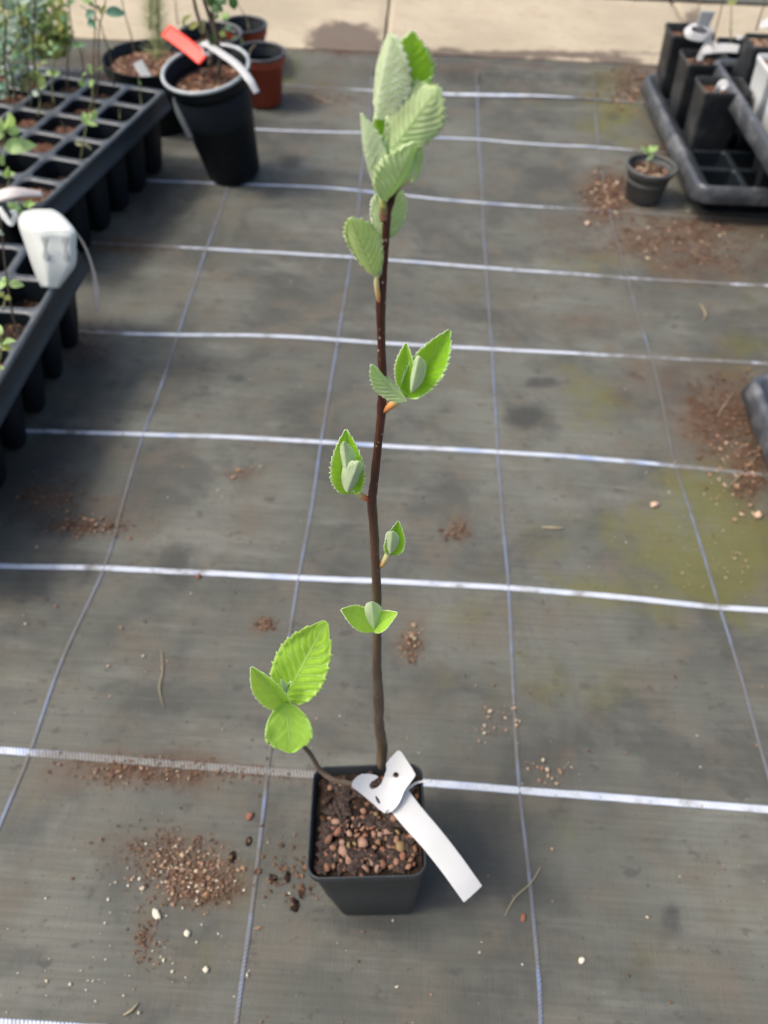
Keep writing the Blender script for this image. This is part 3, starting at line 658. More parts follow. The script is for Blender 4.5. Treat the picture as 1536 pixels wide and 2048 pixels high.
def stalk(parent, pts, cols, name='bud_stalk', sub=4):
    P = [at_y(x, y, yy) for x, y, r, yy in pts]; mb = tube(P, [r * depth(p) / FPX for p, (x, y, r, yy) in zip(P, pts)], sub, 12, .1)
    n = len(mb.v); ring = 12; tot = (n - 2) // ring
    for i in range(n):
        f = min(1, (min(i, n - 3) // ring) / max(1, tot - 1)) * (len(cols) - 1); a = int(min(f, len(cols) - 2)); t = f - a
        mb.col[i] = (*[cols[a][c] * (1 - t) + cols[a + 1][c] * t for c in range(3)], 1)
    return link(name, mb.me(name), m_stalk, parent)
ORG = (.55, .20, .07); RED = (.60, .13, .04); YEL = (.60, .58, .20); PGR = (.42, .52, .22); BRN = (.06, .022, .014)
# side twig of the tip
stalk(sap, [(776, 420, 8, Y0), (783, 400, 7, Y0), (787, 385, 7.5, Y0), (798, 370, 8, Y0)], [(.09, .035, .02), (.035, .014, .010), (.03, .012, .01), (.28, .16, .06)], 'twig')
stalk(sap, [(770, 440, 10, Y0), (768, 424, 10.5, Y0), (766, 405, 7, Y0 - .002), (768, 392, 5, Y0 - .003)], [(.12, .05, .03), (.28, .15, .09), (.38, .40, .14), PGR])
stalk(sap, [(768, 415, 4, Y0 - .004), (763, 403, 4.5, Y0 - .004), (761, 390, 2, Y0 - .004)], [(.45, .42, .12), (.52, .56, .16), PGR], 'bud_scale')
stalk(sap, [(797, 372, 7, Y0), (812, 360, 6.5, Y0), (824, 345, 6, Y0 + .002), (829, 330, 3, Y0 + .003)], [(.45, .36, .10), (.58, .62, .24), (.5, .6, .3), PGR])
# leaves of the tip, back to front
d = .004
put_leaf(sap, (768, 480, Y0 + .010), (786, 366, Y0 + .006), 40, 180, .15, .25, und=L_UND, teeth=14, ta=.06, pleat=.09, nv=11, prof=.5)
put_leaf(sap, (822, 365, Y0 + .006), (836, 272, Y0 + .006), 20, 115, .7, .5, und=L_UND, teeth=12, ta=.05, prof=.5)
put_leaf(sap, (806, 200, Y0 + .003), (824, 64, Y0 + .001), 58, 8, .22, .15, top=L_TOP, teeth=13, ta=.11, asym=(.75, 1.0), pleat=.03, nv=7, vk=.42, prof=.50)
put_leaf(sap, (754, 238, Y0 + .001), (783, 72, Y0 - .001), 62, 134, .42, .30, und=L_UND, teeth=15, ta=.06, pleat=.10, nv=9, vk=.60, prof=.50, bend=.04, te=.72)
put_leaf(sap, (766, 330, Y0 + .001), (752, 222, Y0 + .003), 26, 20, .4, .4, top=L_TOP, teeth=12, ta=.12, prof=.45)
put_leaf(sap, (758, 396, Y0 - .001), (723, 230, Y0 - .002), 46, 122, .42, .35, und=L_UND, teeth=17, ta=.06, pleat=.09, nv=13, vk=.60, prof=.55, bend=.05)
stalk(sap, [(772, 395, 4, Y0 - .002), (783, 350, 4, Y0 - .003), (790, 312, 3.5, Y0 - .003), (796, 295, 2.5, Y0 - .004)], [PGR, (.42, .55, .28), (.42, .55, .28), PGR], 'leaf_stalk')
put_leaf(sap, (778, 300, Y0 - .001), (776, 246, Y0 - .001), 14, 40, .5, .4, top=L_TOP, und=L_UND, teeth=8, ta=.1)
put_leaf(sap, (782, 304, Y0 - .004), (874, 178, Y0 - .006), 64, 176, .14, .18, und=L_UND2, teeth=15, ta=.10, asym=(.86, 1.0), pleat=.075, nv=9, vk=.42, prof=.62, tipcurl=.05)
put_leaf(sap, (769, 402, Y0 - .006), (829, 286, Y0 - .009), 52, 224, .44, .22, und=L_UND2, teeth=13, ta=.11, pleat=.10, nv=10, vk=.25, prof=.45, bend=.06)
# second leaf group (left of the stem, below the tip)
stalk(sap, [(758, 604, 3, Y0 - .002), (756, 590, 5, Y0 - .002), (753, 565, 5.5, Y0 - .002), (755, 540, 4, Y0 - .002)], [ORG, (.6, .34, .12), (.62, .52, .24), PGR])
put_leaf(sap, (757, 556, Y0 - .001), (760, 505, Y0 - .001), 8, 100, .5, .4, und=L_UND, teeth=8, ta=.08)
put_leaf(sap, (750, 552, Y0 - .003), (700, 437, Y0 - .006), 41, 158, .22, .3, und=L_UND3, teeth=13, ta=.10, pleat=.09, nv=9, vk=.36, prof=.62, asym=(1.05, .85))
# third group, right
stalk(sap, [(765, 822, 9, Y0), (775, 818, 6, Y0 - .001)], [BRN, (.2, .06, .03)], 'node', 3)
stalk(sap, [(770, 822, 6, Y0 - .001), (783, 810, 8, Y0 - .002), (795, 802, 8, Y0 - .002), (806, 796, 5, Y0 - .003)], [(.35, .12, .05), (.62, .28, .08), (.60, .42, .16), PGR])
put_leaf(sap, (812, 792, Y0 - .001), (899, 660, Y0 + .004), 46, 10, .42, .45, top=L_TOP, und=L_UND, teeth=14, ta=.08, nv=9, pleat=.03, prof=.5)
put_leaf(sap, (816, 785, Y0 - .002), (812, 686, Y0 - .001), 30, -14, .45, .6, top=L_TOP, und=L_UND, teeth=12, ta=.06, prof=.5)
put_leaf(sap, (822, 784, Y0 - .007), (838, 714, Y0 - .010), 23, 160, .6, .5, und=L_UND, teeth=10, ta=.05, prof=.44, pleat=.05, te=.7)
put_leaf(sap, (812, 803, Y0 - .004), (742, 730, Y0 - .007), 26, 206, .4, .4, und=L_UND2, teeth=12, ta=.09, pleat=.06, nv=9, vk=.2, prof=.42, bend=-.08)
# fourth group, left
stalk(sap, [(742, 1000, 5, Y0), (730, 996, 6, Y0 - .001), (718, 988, 6.5, Y0 - .002), (706, 980, 5, Y0 - .003)], [(.2, .05, .03), RED, (.6, .5, .2), PGR])
put_leaf(sap, (700, 985, Y0 - .002), (692, 860, Y0 + .001), 46, -4, .42, .5, top=L_TOP, und=L_UND, teeth=14, ta=.08, pleat=.03)
put_leaf(sap, (698, 980, Y0 - .007), (687, 884, Y0 - .009), 25, 158, .55, .5, und=L_UND, teeth=12, ta=.04, prof=.42, pleat=.04, te=.75)
put_leaf(sap, (694, 984, Y0 - .009), (717, 924, Y0 - .011), 27, 196, .5, .5, und=L_UND, teeth=10, ta=.04, prof=.42, pleat=.05, te=.7)
# fifth, right
stalk(sap, [(760, 1133, 4, Y0), (766, 1127, 6, Y0 - .001), (774, 1112, 6.5, Y0 - .002), (781, 1096, 5, Y0 - .003)], [(.3, .1, .04), (.62, .36, .14), (.60, .58, .28), PGR])
put_leaf(sap, (784, 1108, Y0 - .002), (797, 1042, Y0), 27, 6, .42, .5, top=L_TOP, und=L_UND, teeth=10, ta=.05)
put_leaf(sap, (780, 1106, Y0 - .006), (784, 1064, Y0 - .008), 19, 172, .4, .6, und=L_UND, teeth=9, ta=.03, prof=.42, te=.75)
# sixth, three little leaves on the stem
yy = Y0 - .006
put_leaf(sap, (750, 1254, yy), (682, 1219, yy - .004), 27, 14, .2, .35, top=L_SIDE, und=L_UND, teeth=9, ta=.03, prof=.5)
put_leaf(sap, (748, 1258, yy - .001), (794, 1226, yy - .006), 23, -20, .3, .5, top=L_SIDE, und=L_UND, teeth=8, ta=.03, prof=.55)
put_leaf(sap, (748, 1262, yy - .002), (744, 1204, yy - .004), 22, 172, .40, .5, und=L_UND, teeth=9, ta=.03, prof=.5)
put_leaf(sap, (752, 1255, yy - .001), (757, 1222, yy), 8, 20, .5, .5, top=L_TOP, und=L_UND, teeth=7, ta=.03)
stalk(sap, [(754, 1262, 5, Y0 - .002), (750, 1262, 5, yy), (749, 1250, 4, yy - .001)], [(.3, .2, .08), PGR, PGR], sub=3)
# side shoot from the foot of the sapling
SH = [at_z(752, 1580, .122), at_z(705, 1568, .132), at_z(668, 1560, .140), at_z(640, 1540, .150), at_z(622, 1510, .172), at_z(604, 1486, .20), at_z(588, 1440, .232), at_z(572, 1405, .262)]
link('side_shoot', tube(SH, [.0022, .0022, .0022, .0022, .002, .0018, .0016, .0014], 6, 10, .1).me('side_shoot'), M('shoot_bark', (.13, .095, .06), .7), sap)
ys = SH[-1].y
put_leaf(sap, (568, 1398, ys), (652, 1243, ys + .005), 61, -10, .16, .16, top=L_SIDE, und=L_SIDU, teeth=9, ta=.06, pleat=.07, nv=9, vk=.34, prof=.42, bend=.02)
put_leaf(sap, (573, 1414, ys - .004), (503, 1333, ys - .006), 36, -22, .42, .5, top=L_SMTH, und=L_UND, teeth=10, ta=.05, prof=.56)
put_leaf(sap, (571, 1404, ys - .006), (583, 1505, ys - .026), 49, 4, .10, .12, top=L_SMTH, und=L_SIDU, teeth=7, ta=.03, nv=6, vk=.5, prof=.60, pleat=.01, te=.95)
put_leaf(sap, (570, 1390, ys - .008), (562, 1358, ys - .006), 9, 150, .6, .6, und=L_UND, teeth=6, ta=.03)
put_leaf(sap, (568, 1385, ys - .006), (582, 1362, ys - .003), 8, 10, .6, .6, top=L_TOP, und=L_UND, teeth=6, ta=.03)

# ------------------------------------------------------------------ labels
def ribbon_me(C, W, Nn, thick=.0006, nv=6, camber=0.0, sub=8, ends=(0, 0)):
    P = catmull(C, sub); Wd = interp(W, sub); NN = catmull([Vector(n) for n in Nn], sub)
    vs = []; top = []; bot = []; uv = []; L = 0
    for i, c in enumerate(P):
        if i: L += (c - P[i - 1]).length
        d = (P[min(i + 1, len(P) - 1)] - P[max(i - 1, 0)]).normalized(); n = (NN[i] - d * NN[i].dot(d)).normalized(); s = d.cross(n)
        for j in range(nv + 1):
            v = j / nv * 2 - 1; q = c + s * (v * Wd[i] / 2) + n * (camber * Wd[i] * (1 - v * v))
            top.append(q + n * thick / 2); bot.append(q - n * thick / 2); uv.append((L, j / nv))
    m_ = nv + 1; k0 = len(top); fs = []; n_ = len(P)
    for i in range(n_ - 1):
        for j in range(nv):
            a = i * m_ + j; q = (a, a + 1, a + m_ + 1, a + m_); fs.append(q[::-1]); fs.append(tuple(k0 + t for t in q))
        for a, b in ((i * m_, (i + 1) * m_), ((i + 1) * m_ + nv, i * m_ + nv)): fs.append((b, a, k0 + a, k0 + b))
    for row in (0, n_ - 1):
        for j in range(nv):
            a = row * m_ + j; q = (a, a + 1, k0 + a + 1, k0 + a); fs.append(q if row == 0 else q[::-1])
    return mesh('strip', top + bot, fs, uv + uv)
def bev(o, w=.0002, seg=2):
    b = o.modifiers.new('bevel', 'BEVEL'); b.width = w; b.segments = seg; b.limit_method = 'ANGLE'; b.angle_limit = radians(40)
    return o
def cut_plate(name, outline, holes, mapf, thick, mat, parent, res=.055):
    """flat cut-out of sheet plastic with holes: outline in drawing units, mapf bends it to its place"""
    cu = bpy.data.curves.new(name, 'CURVE'); cu.dimensions = '2D'; cu.fill_mode = 'BOTH'
    def spl(pts, smooth_=True):
        s = cu.splines.new('POLY'); s.points.add(len(pts) - 1)
        for q, (x, y) in zip(s.points, pts): q.co = (x, y, 0, 1)
        s.use_cyclic_u = True
    spl(outline)
    for h in holes: spl(h)
    o = bpy.data.objects.new('tmp', cu); me0 = bpy.data.meshes.new_from_object(o); bpy.data.objects.remove(o)
    bm = bmesh.new(); bm.from_mesh(me0)
    bmesh.ops.remove_doubles(bm, verts=bm.verts, dist=1e-6)
    for _ in range(3):
        es = [e for e in bm.edges if e.calc_length() > res]
        if not es: break
        bmesh.ops.subdivide_edges(bm, edges=es, cuts=1); bmesh.ops.triangulate(bm, faces=bm.faces)
    r = bmesh.ops.extrude_face_region(bm, geom=list(bm.faces)); ext = {v for v in r['geom'] if isinstance(v, bmesh.types.BMVert)}
    for v in bm.verts:
        p, n = mapf(v.co.x, v.co.y); v.co = p + n * (thick / 2 if v in ext else -thick / 2)
    bmesh.ops.recalc_face_normals(bm, faces=bm.faces)
    me = bpy.data.meshes.new(name); bm.to_mesh(me); bm.free()
    return link(name, me, mat, parent, smooth=False)
def smooth_poly(pts, n=4):
    P = [Vector((x, y, 0)) for x, y in pts]; out = []; N_ = len(P)
    for i in range(N_):
        a, b, c, d_ = P[i - 1], P[i], P[(i + 1) % N_], P[(i + 2) % N_]
        for k in range(n):
            t = k / n; q = .5 * ((2 * b) + (c - a) * t + (2 * a - 5 * b + 4 * c - d_) * t * t + (3 * b - a - 3 * c + d_) * t ** 3); out.append((q.x, q.y))
    return out
tag_ = empty('plant_tag', at_z(780, 1590, .158), label='white plastic loop tag hooked round the sapling stem and hanging over the square pot', cat='plant tag')
# hooked head: drawn at 3.657 units per picture pixel from (580,1460)
OUT = [(800,150),(820,168),(850,215),(885,268),(912,312),(918,332),(900,360),(870,400),(850,425),(832,455),(815,500),(785,555),(745,596),(715,608),(690,606),(655,585),(610,540),(560,500),(500,450),(462,422),(450,402),(462,370),(490,340),(525,322),(580,321),(630,332),(648,345),(622,362),(595,378),(580,400),(584,425),(602,436),(640,420),(668,392),(688,345),(706,290),(702,245),(740,200),(782,155)]
H1_ = [(775 + 22 * cos(a * pi / 8), 330 + 22 * sin(a * pi / 8)) for a in range(16)]
H2_ = [(622, 482), (634, 484), (650, 505), (662, 532), (656, 541), (642, 534), (628, 508)]
def map_head(x, y):
    x *= 1000; y *= 1000; px, py = 580 + x / 3.657, 1460 + y / 3.657
    # cradle: the middle sags toward the soil, arms rise
    t = (x - 450) / 470; z = .158 + .010 * (2 * t - 1.0) ** 2 - .004 * (y - 350) / 250
    if y < 350 and x > 660: z += .010 * (350 - y) / 200
    p = at_z(px, py, z); e = Vector((0, 0, 1)); n = ((CAM - p).normalized() + e * .6 + Vector((.25 * (1 - 2 * t), 0, 0))).normalized(); return p, n
sc = lambda L: [(x / 1000, y / 1000) for x, y in L]
def chamfer(L):
    out = []
    for i in range(len(L)):
        a, b = L[i], L[(i + 1) % len(L)]; out.append(a)
        out.append(((a[0] + b[0]) / 2, (a[1] + b[1]) / 2))
    return out
head = cut_plate('hook', sc(OUT), [sc(H1_), sc(H2_)], map_head, .0013, m_lab, tag_, .05); bev(head, .0004, 3)
for f in head.data.polygons: f.use_smooth = True
head.data.set_sharp_from_angle(angle=radians(50)) if hasattr(head.data, 'set_sharp_from_angle') else None
tc = [(792, 1592, .150), (822, 1630, .149), (862, 1676, .147), (900, 1724, .142), (926, 1760, .137), (946, 1788, .131)]
tws = [(812, 772), 0]
Ct = [at_z(*q) for q in tc]
tail = link('strip', ribbon_me(Ct, [.0215, .0205, .0195, .019, .0188, .0188], [(.15, -.35, .9)] * 3 + [(.2, -.45, .8)] * 3, .0012, 8, .03, 10), m_lab, tag_); bev(tail, .0004, 3)
# raised collar joining hook and strip
Cc = [at_z(862, 1562, .163), at_z(832, 1566, .156), at_z(806, 1588, .152), at_z(790, 1612, .152), at_z(768, 1625, .157)]
link('collar', tube(Cc, [.0008, .0011, .0012, .0011, .0008], 6, 8).me('collar'), m_lab, tag_)

# ------------------------------------------------------------------ cell trays
def tile_ring(p, hw, r, cx, cy, z, n=5):
    """square tile of size p with a rounded square hole: outer and inner loops of equal count"""
    inner = rsq(hw, r, n); outer = []
    for x, y in inner:
        k = (p / 2) / max(abs(x), abs(y)); outer.append((x * k, y * k))
    cnr = []
    for i, (x, y) in enumerate(outer):
        j = i % (n + 1)
        q = i // (n + 1); sx, sy = ((1, 1), (-1, 1), (-1, -1), (1, -1))[q]
        if j == n // 2 or (n % 2 and j == (n + 1) // 2 and False): x, y = sx * p / 2, sy * p / 2
        cnr.append((x, y))
    return [(cx + x, cy + y) for x, y in cnr], [(cx + x, cy + y) for x, y in inner]
def cell_tray(name, corner, yaw, nx, ny, p, h, hole, rc, label, mat, edge=.006, skirt=.030, cup_b=.6, soils=None, rough_rim=None):
    """corner = far right corner; grid runs to -x and -y"""
    T = empty(name, (corner[0], corner[1], 0), yaw, label=label, cat='seed tray')
    mb = MB(); 
    for i in range(nx):
        for j in range(ny):
            cx, cy = -(edge + p * (i + .5)), -(edge + p * (j + .5))
            o_, n_ = tile_ring(p, hole, rc, cx, cy, h)
            k = len(o_)
            vs = [(x, y, h) for x, y in o_] + [(cx + (x - cx) * .0 + x - cx if False else x, y, h) for x, y in n_] + [(cx + (x - cx) * .97, cy + (y - cy) * .97, h - .0025) for x, y in n_]
            fs = [(a, (a + 1) % k, k + (a + 1) % k, k + a) for a in range(k)] + [(k + a, k + (a + 1) % k, 2 * k + (a + 1) % k, 2 * k + a) for a in range(k)]
            mb.add(vs, fs)
    W, Hh = nx * p + 2 * edge, ny * p + 2 * edge
    child('cell_grid', mb.me('cell_grid'), m_grid, T)
    # flange + skirt as lofted rounded rectangle
    def rr(gx, r, z, n=5):
        pts = []
        x0, x1, y0, y1 = -W - gx, gx, -Hh - gx, gx
        for X, Y_, sx, sy, a0 in ((x1, y1, 1, 1, 0), (x0, y1, -1, 1, 90), (x0, y0, -1, -1, 180), (x1, y0, 1, -1, 270)):
            for i in range(n + 1):
                a = radians(a0 + 90 * i / n); pts.append((X - sx * r + r * cos(a), Y_ - sy * r + r * sin(a), z))
        return pts
    rings = [rr(-edge, .001, h), rr(-.0012, .010, h + .0006), rr(.0, .012, h - .0006), rr(.0005, .012, h - .003), rr(.004, .013, h - skirt * .86), rr(.0062, .015, h - skirt * .9), rr(.0062, .015, h - skirt), rr(.0045, .014, h - skirt), rr(-.001, .012, h - .003)]
    vs, fs = loft(rings); child('skirt', mesh('skirt', vs, fs), mat, T)
    # cups
    def R(wd, z, r): return [(x, y, z) for x, y in rsq(wd, r, 4)]
    cb = hole * cup_b
    rings = [R(hole * .97, h - .0025, rc), R(hole * .93, h * .7, rc), R(hole * (.5 + cup_b / 2), h * .35, rc), R(cb, .003, rc * .8), R(cb * .9, .0, rc * .7)]
    vs, fs = loft(rings, cap1=True)
    ri = [R(hole * .965, h - .004, rc), R(hole * .91, h * .7, rc), R(cb * .95, .004, rc * .7)]
    cme = mesh('cell', vs, fs); cme.materials.append(m_black); cme.polygons.foreach_set('use_smooth', [True] * len(cme.polygons))
    sme = []
    for s in range(4):
        m_ = soil_square_me(hole * .93, s + 2, .004, 12); m_.materials.append(m_soil if s % 2 else m_soil2); m_.polygons.foreach_set('use_smooth', [True] * len(m_.polygons)); sme.append(m_)
    rnd = random.Random(name + str(nx))
    for i in range(nx):
        for j in range(ny):
            cx, cy = -(edge + p * (i + .5)), -(edge + p * (j + .5))
            c = bpy.data.objects.new('cell', cme); COL.objects.link(c); c.parent = T; c.location = (cx, cy, 0)
            dz = soils(i, j, rnd) if soils else None
            if dz is not None:
                s = bpy.data.objects.new('soil', sme[(i * 3 + j + rnd.randint(0, 3)) % 4]); COL.objects.link(s); s.parent = c; s.location = (0, 0, h - dz)
    return T
def sA(i, j, r):
    if (i, j) == (1, 3): return .016
    deep = {(0, 0): .045, (0, 1): .042, (1, 0): .020, (0, 2): .032, (0, 3): .035, (0, 4): .030, (1, 4): .035}
    return deep.get((i, j), r.uniform(.012, .020))
def sB(i, j, r): return {(0, 1): .034, (0, 2): .02, (0, 0): .045, (1, 0): .04}.get((i, j), r.uniform(.012, .026))
trA = cell_tray('seed_tray', (-.117, 1.925), radians(-11.8), 6, 6, .0728, .14, .0625, .013, 'black deep cell seed tray at upper left holding leggy seedlings beside the black round pot', m_tray, soils=sA)
trB = cell_tray('seed_tray', (-.118, 1.385), radians(-1.5), 6, 7, .0728, .14, .0625, .013, 'nearer black cell seed tray at the left edge under the curled white tag', m_tray, soils=sB, cup_b=.44)

# ------------------------------------------------------------------ round pots at the back
def round_pot(loc, r, rb, h, mat, label, soil_d, smat, tilt=(0, 0, 0), rim_h=.022, rimmat=None, seed=1, bits=120):
    T = empty('round_pot', loc, 0, label=label, cat='plant pot'); T.rotation_euler = tilt
    o = child('pot_shell', round_pot_me(r, rb, h, rim_h), [mat, m_black] if mat is m_terra else mat, T)
    if mat is m_terra:
        for f in o.data.polygons:
            if len(f.vertices) == 4 and min(f.vertices) >= 7 * 48: f.material_index = 1
    if rimmat:
        vs, fs = lathe([(r + .0006, h - .005), (r + .0022, h - .003), (r + .0018, h + .0006), (r - .001, h + .0014), (r - .0042, h + .0002), (r - .0046, h - .004), (r + .0006, h - .005)], 64, False)
        child('rim', mesh('rim', vs, fs), rimmat, T)
    s = child('soil', soil_round_me(r - .009 if soil_d < .03 else r - .010, seed), smat, T, (0, 0, h - soil_d))
    if bits: soil_bits(s, r - .014, bits, seed, s=(.002, .006))
    return T
a = Vector((.003, 1.896, .0)); b = Vector((-.02, 1.868, .2)); ax = (b - a).normalized()
potD = round_pot((a.x - .004, a.y + .002, .0), .079, .052, .205, m_black, 'tall black round pot with a pale scuffed rim tilted towards the viewer', .034, m_soil2,
                 tilt=(math.asin(-ax.y) * 1.0, math.atan2(ax.x, ax.z), 0), rimmat=m_rimlight, seed=4, rim_h=.020)
potD.location.z = .004
round_pot((-.198, 2.115, 0), .098, .078, .125, m_black, 'wide black round pot with feathery plant and grey label behind the seed tray', .020, m_soil2, seed=6, bits=220)
round_pot((.008, 2.232, 0), .0545, .040, .105, m_terra, 'terracotta coloured round plastic pot with dark inner rim nearest the concrete path', .048, m_soil, seed=8, bits=30, rimmat=plastic('dark_lip', (.045, .045, .05), .4, .4))
round_pot((-.055, 2.40, 0), .052, .038, .10, m_terra, 'second terracotta coloured pot standing behind the first one', .03, m_soil, seed=9, bits=30, rimmat=plastic('dark_lip2', (.05, .05, .055), .4, .4))
round_pot((-.115, 2.305, 0), .070, .052, .11, m_black, 'black round pot hidden behind the red label', .03, m_soil, seed=12, bits=40, rimmat=plastic('dark_lip3', (.09, .09, .09), .4, .4))
round_pot((.817, 1.893, 0), .0475, .034, .066, m_gpot, 'small dusty grey round pot beside the right hand tray', .014, m_soil, seed=15, bits=60, rimmat=m_gpot, rim_h=.012)
mb = MB(); random.seed(5)
# grey label strip standing between dark pot and tray
def lab(name, label, pts, w, nrm, mat, thick=.0006, camber=.0, cat='plant label', group=None):
    T = empty(name, pts[0], label=label, cat=cat, group=group)
    o = link('strip', ribbon_me([Vector(p) for p in pts], w, nrm, thick, 6, camber, 8), mat, T); return T
lab('plant_label', 'long grey translucent strip leaning on the left side of the tall black pot', [at_y(347, 175, 1.83), at_y(358, 225, 1.835), at_y(384, 280, 1.845)], [.010, .013, .011], [(-.3, -1, .3)] * 3, m_greylab)
lab('plant_label', 'short grey label stuck in the soil of the wide black pot', [at_z(275, 123, .135), at_z(296, 158, .118)], [.021, .021], [(0, -.5, 1)] * 2, m_greylab)
lab('plant_label', 'bright red plastic label laid across the tall black pot rim', [at_z(331, 60, .235), at_z(372, 90, .225), at_z(408, 120, .213)], [.026, .026, .025], [(-.2, -.6, 1)] * 3, m_red, .0012)
T = lab('plant_label', 'long white tag strip hanging from the tall black pot to the terracotta pot', [at_z(408, 84, .24), at_z(440, 105, .238), at_z(472, 128, .232), at_z(498, 158, .222), at_z(514, 186, .205)], [.016, .015, .015, .014, .011], [(.3, -.5, 1)] * 5, m_lab, .001, .06)
c1 = [at_z(408, 84, .24), at_z(405, 98, .232), at_z(412, 107, .226), at_z(425, 104, .228), at_z(427, 88, .236), at_z(418, 76, .246)]
link('loop', ribbon_me(c1, [.007] * 6, [(0, -1, .3), (-1, -.3, .3), (0, -1, .3), (1, -.3, .2), (0, -1, .3), (0, -1, .5)], .001, 4, 0, 6), m_lab, T)
for (x0, y0, x1, y1) in ((463, 104, 468, 107), (468, 103, 470, 109), (472, 107, 477, 106), (473, 110, 478, 112)):
    link('ink_mark', tube([at_z(x0, y0, .2365), at_z(x1, y1, .2355)], [.0006, .0006], 2, 5).me('ink_mark'), m_ink, T)
# curled white tag on tray B
T = empty('plant_tag', at_y(95, 500, 1.28), label='curled white plastic tag with two keyhole slots lying over the nearer seed tray', cat='plant tag')
rows = [((82, 574), (118, 577), 1.265), ((70, 548), (137, 552), 1.262), ((58, 515), (152, 528), 1.262), ((47, 482), (153, 495), 1.268), ((38, 455), (152, 464), 1.275), ((36, 438), (138, 444), 1.290), ((46, 424), (122, 428), 1.310), ((64, 418), (106, 418), 1.335)]
fine = []
Lc = catmull([Vector((r[0][0], r[0][1], r[2])) for r in rows], 5); Rc = catmull([Vector((r[1][0], r[1][1], r[2])) for r in rows], 5)
NA = 14; tp = []; bt = []
for l, r in zip(Lc, Rc):
    for k in range(NA + 1):
        t = k / NA; q = l.lerp(r, t); e = 1 - abs(2 * t - 1) ** 2.5
        yy_ = q.z + .035 * (max(0, .38 - t) / .38) ** 1.6 + .006 * (max(0, t - .85) / .15) ** 2
        tp.append(at_y(q.x, q.y, yy_)); bt.append(at_y(q.x, q.y, yy_ + .0011))
n_ = NA + 1; k0 = len(tp); fs = []
for i in range(len(Lc) - 1):
    for k in range(NA):
        a_ = i * n_ + k; q = (a_, a_ + n_, a_ + n_ + 1, a_ + 1); fs.append(q); fs.append(tuple(k0 + t for t in q[::-1]))
    for x_, y_ in ((i * n_, (i + 1) * n_), ((i + 1) * n_ + NA, i * n_ + NA)): fs.append((x_, y_, k0 + y_, k0 + x_)[::-1])
for row in (0, len(Lc) - 1):
    for k in range(NA): a_ = row * n_ + k; fs.append((a_, a_ + 1, k0 + a_ + 1, k0 + a_))
link('sheet', mesh('sheet', tp + bt, fs), m_lab2, T)
link('crease', tube([at_y(68, 466, 1.2705), at_y(95, 461, 1.269), at_y(125, 461, 1.269), at_y(151, 466, 1.271)], [.0006, .001, .001, .0008], 5, 8).me('crease'), m_lab2, T)
m_slot = label_material('slot_plastic', (.66, .69, .66), .3, .3)
for sx in (89, 128):
    pts = [(sx, 472, 6), (sx + .5, 479, 8.5), (sx + 1, 486, 5), (sx + 1.5, 494, 3.6), (sx + 2, 502, 4), (sx + 2.5, 509, 7), (sx + 3, 516, 7), (sx + 3, 521, 3)]
    C_ = [at_y(x, y, 1.2615 + .0002 * (x - 89) / 40 - .0001) for x, y, r in pts]
    link('slot', ribbon_me(C_, [2 * r * depth(c) / FPX for c, (x, y, r) in zip(C_, pts)], [(0, -1, .5)] * 8, .0008, 4, 0, 4), m_slot, T)
lab('plant_label', 'narrow white strip arching down over the seed tray edge from the curled tag', [at_y(147, 458, 1.285), at_y(170, 494, 1.283), at_y(186, 540, 1.284), at_y(193, 585, 1.287), at_y(193, 622, 1.29)], [.004, .006, .007, .009, .004], [(-.8, -1, .4), (-.8, -1, .3), (-.7, -1, .2), (-.3, -1, .1), (-.2, -1, .1)], m_oldlab, .0008)
lab('plant_label', 'faded pinkish label with a worn end lying on the seed tray at the left edge', [at_z(-20, 398, .158), at_z(30, 385, .165), at_z(86, 388, .150)], [.019, .019, .010], [(0, -.6, 1)] * 3, m_oldlab, .0008, .1)
lab('plant_label', 'small twisted white strip left of the curled tag', [at_y(-2, 415, 1.33), at_y(8, 432, 1.325), at_y(22, 448, 1.32), at_y(30, 432, 1.318), at_y(26, 420, 1.318)], [.008, .010, .006, .006, .008], [(-.3, -1, .2), (-.3, -1, .4), (0, -1, .2), (.5, -1, .2), (.5, -1, .2)], m_lab2, .0008)

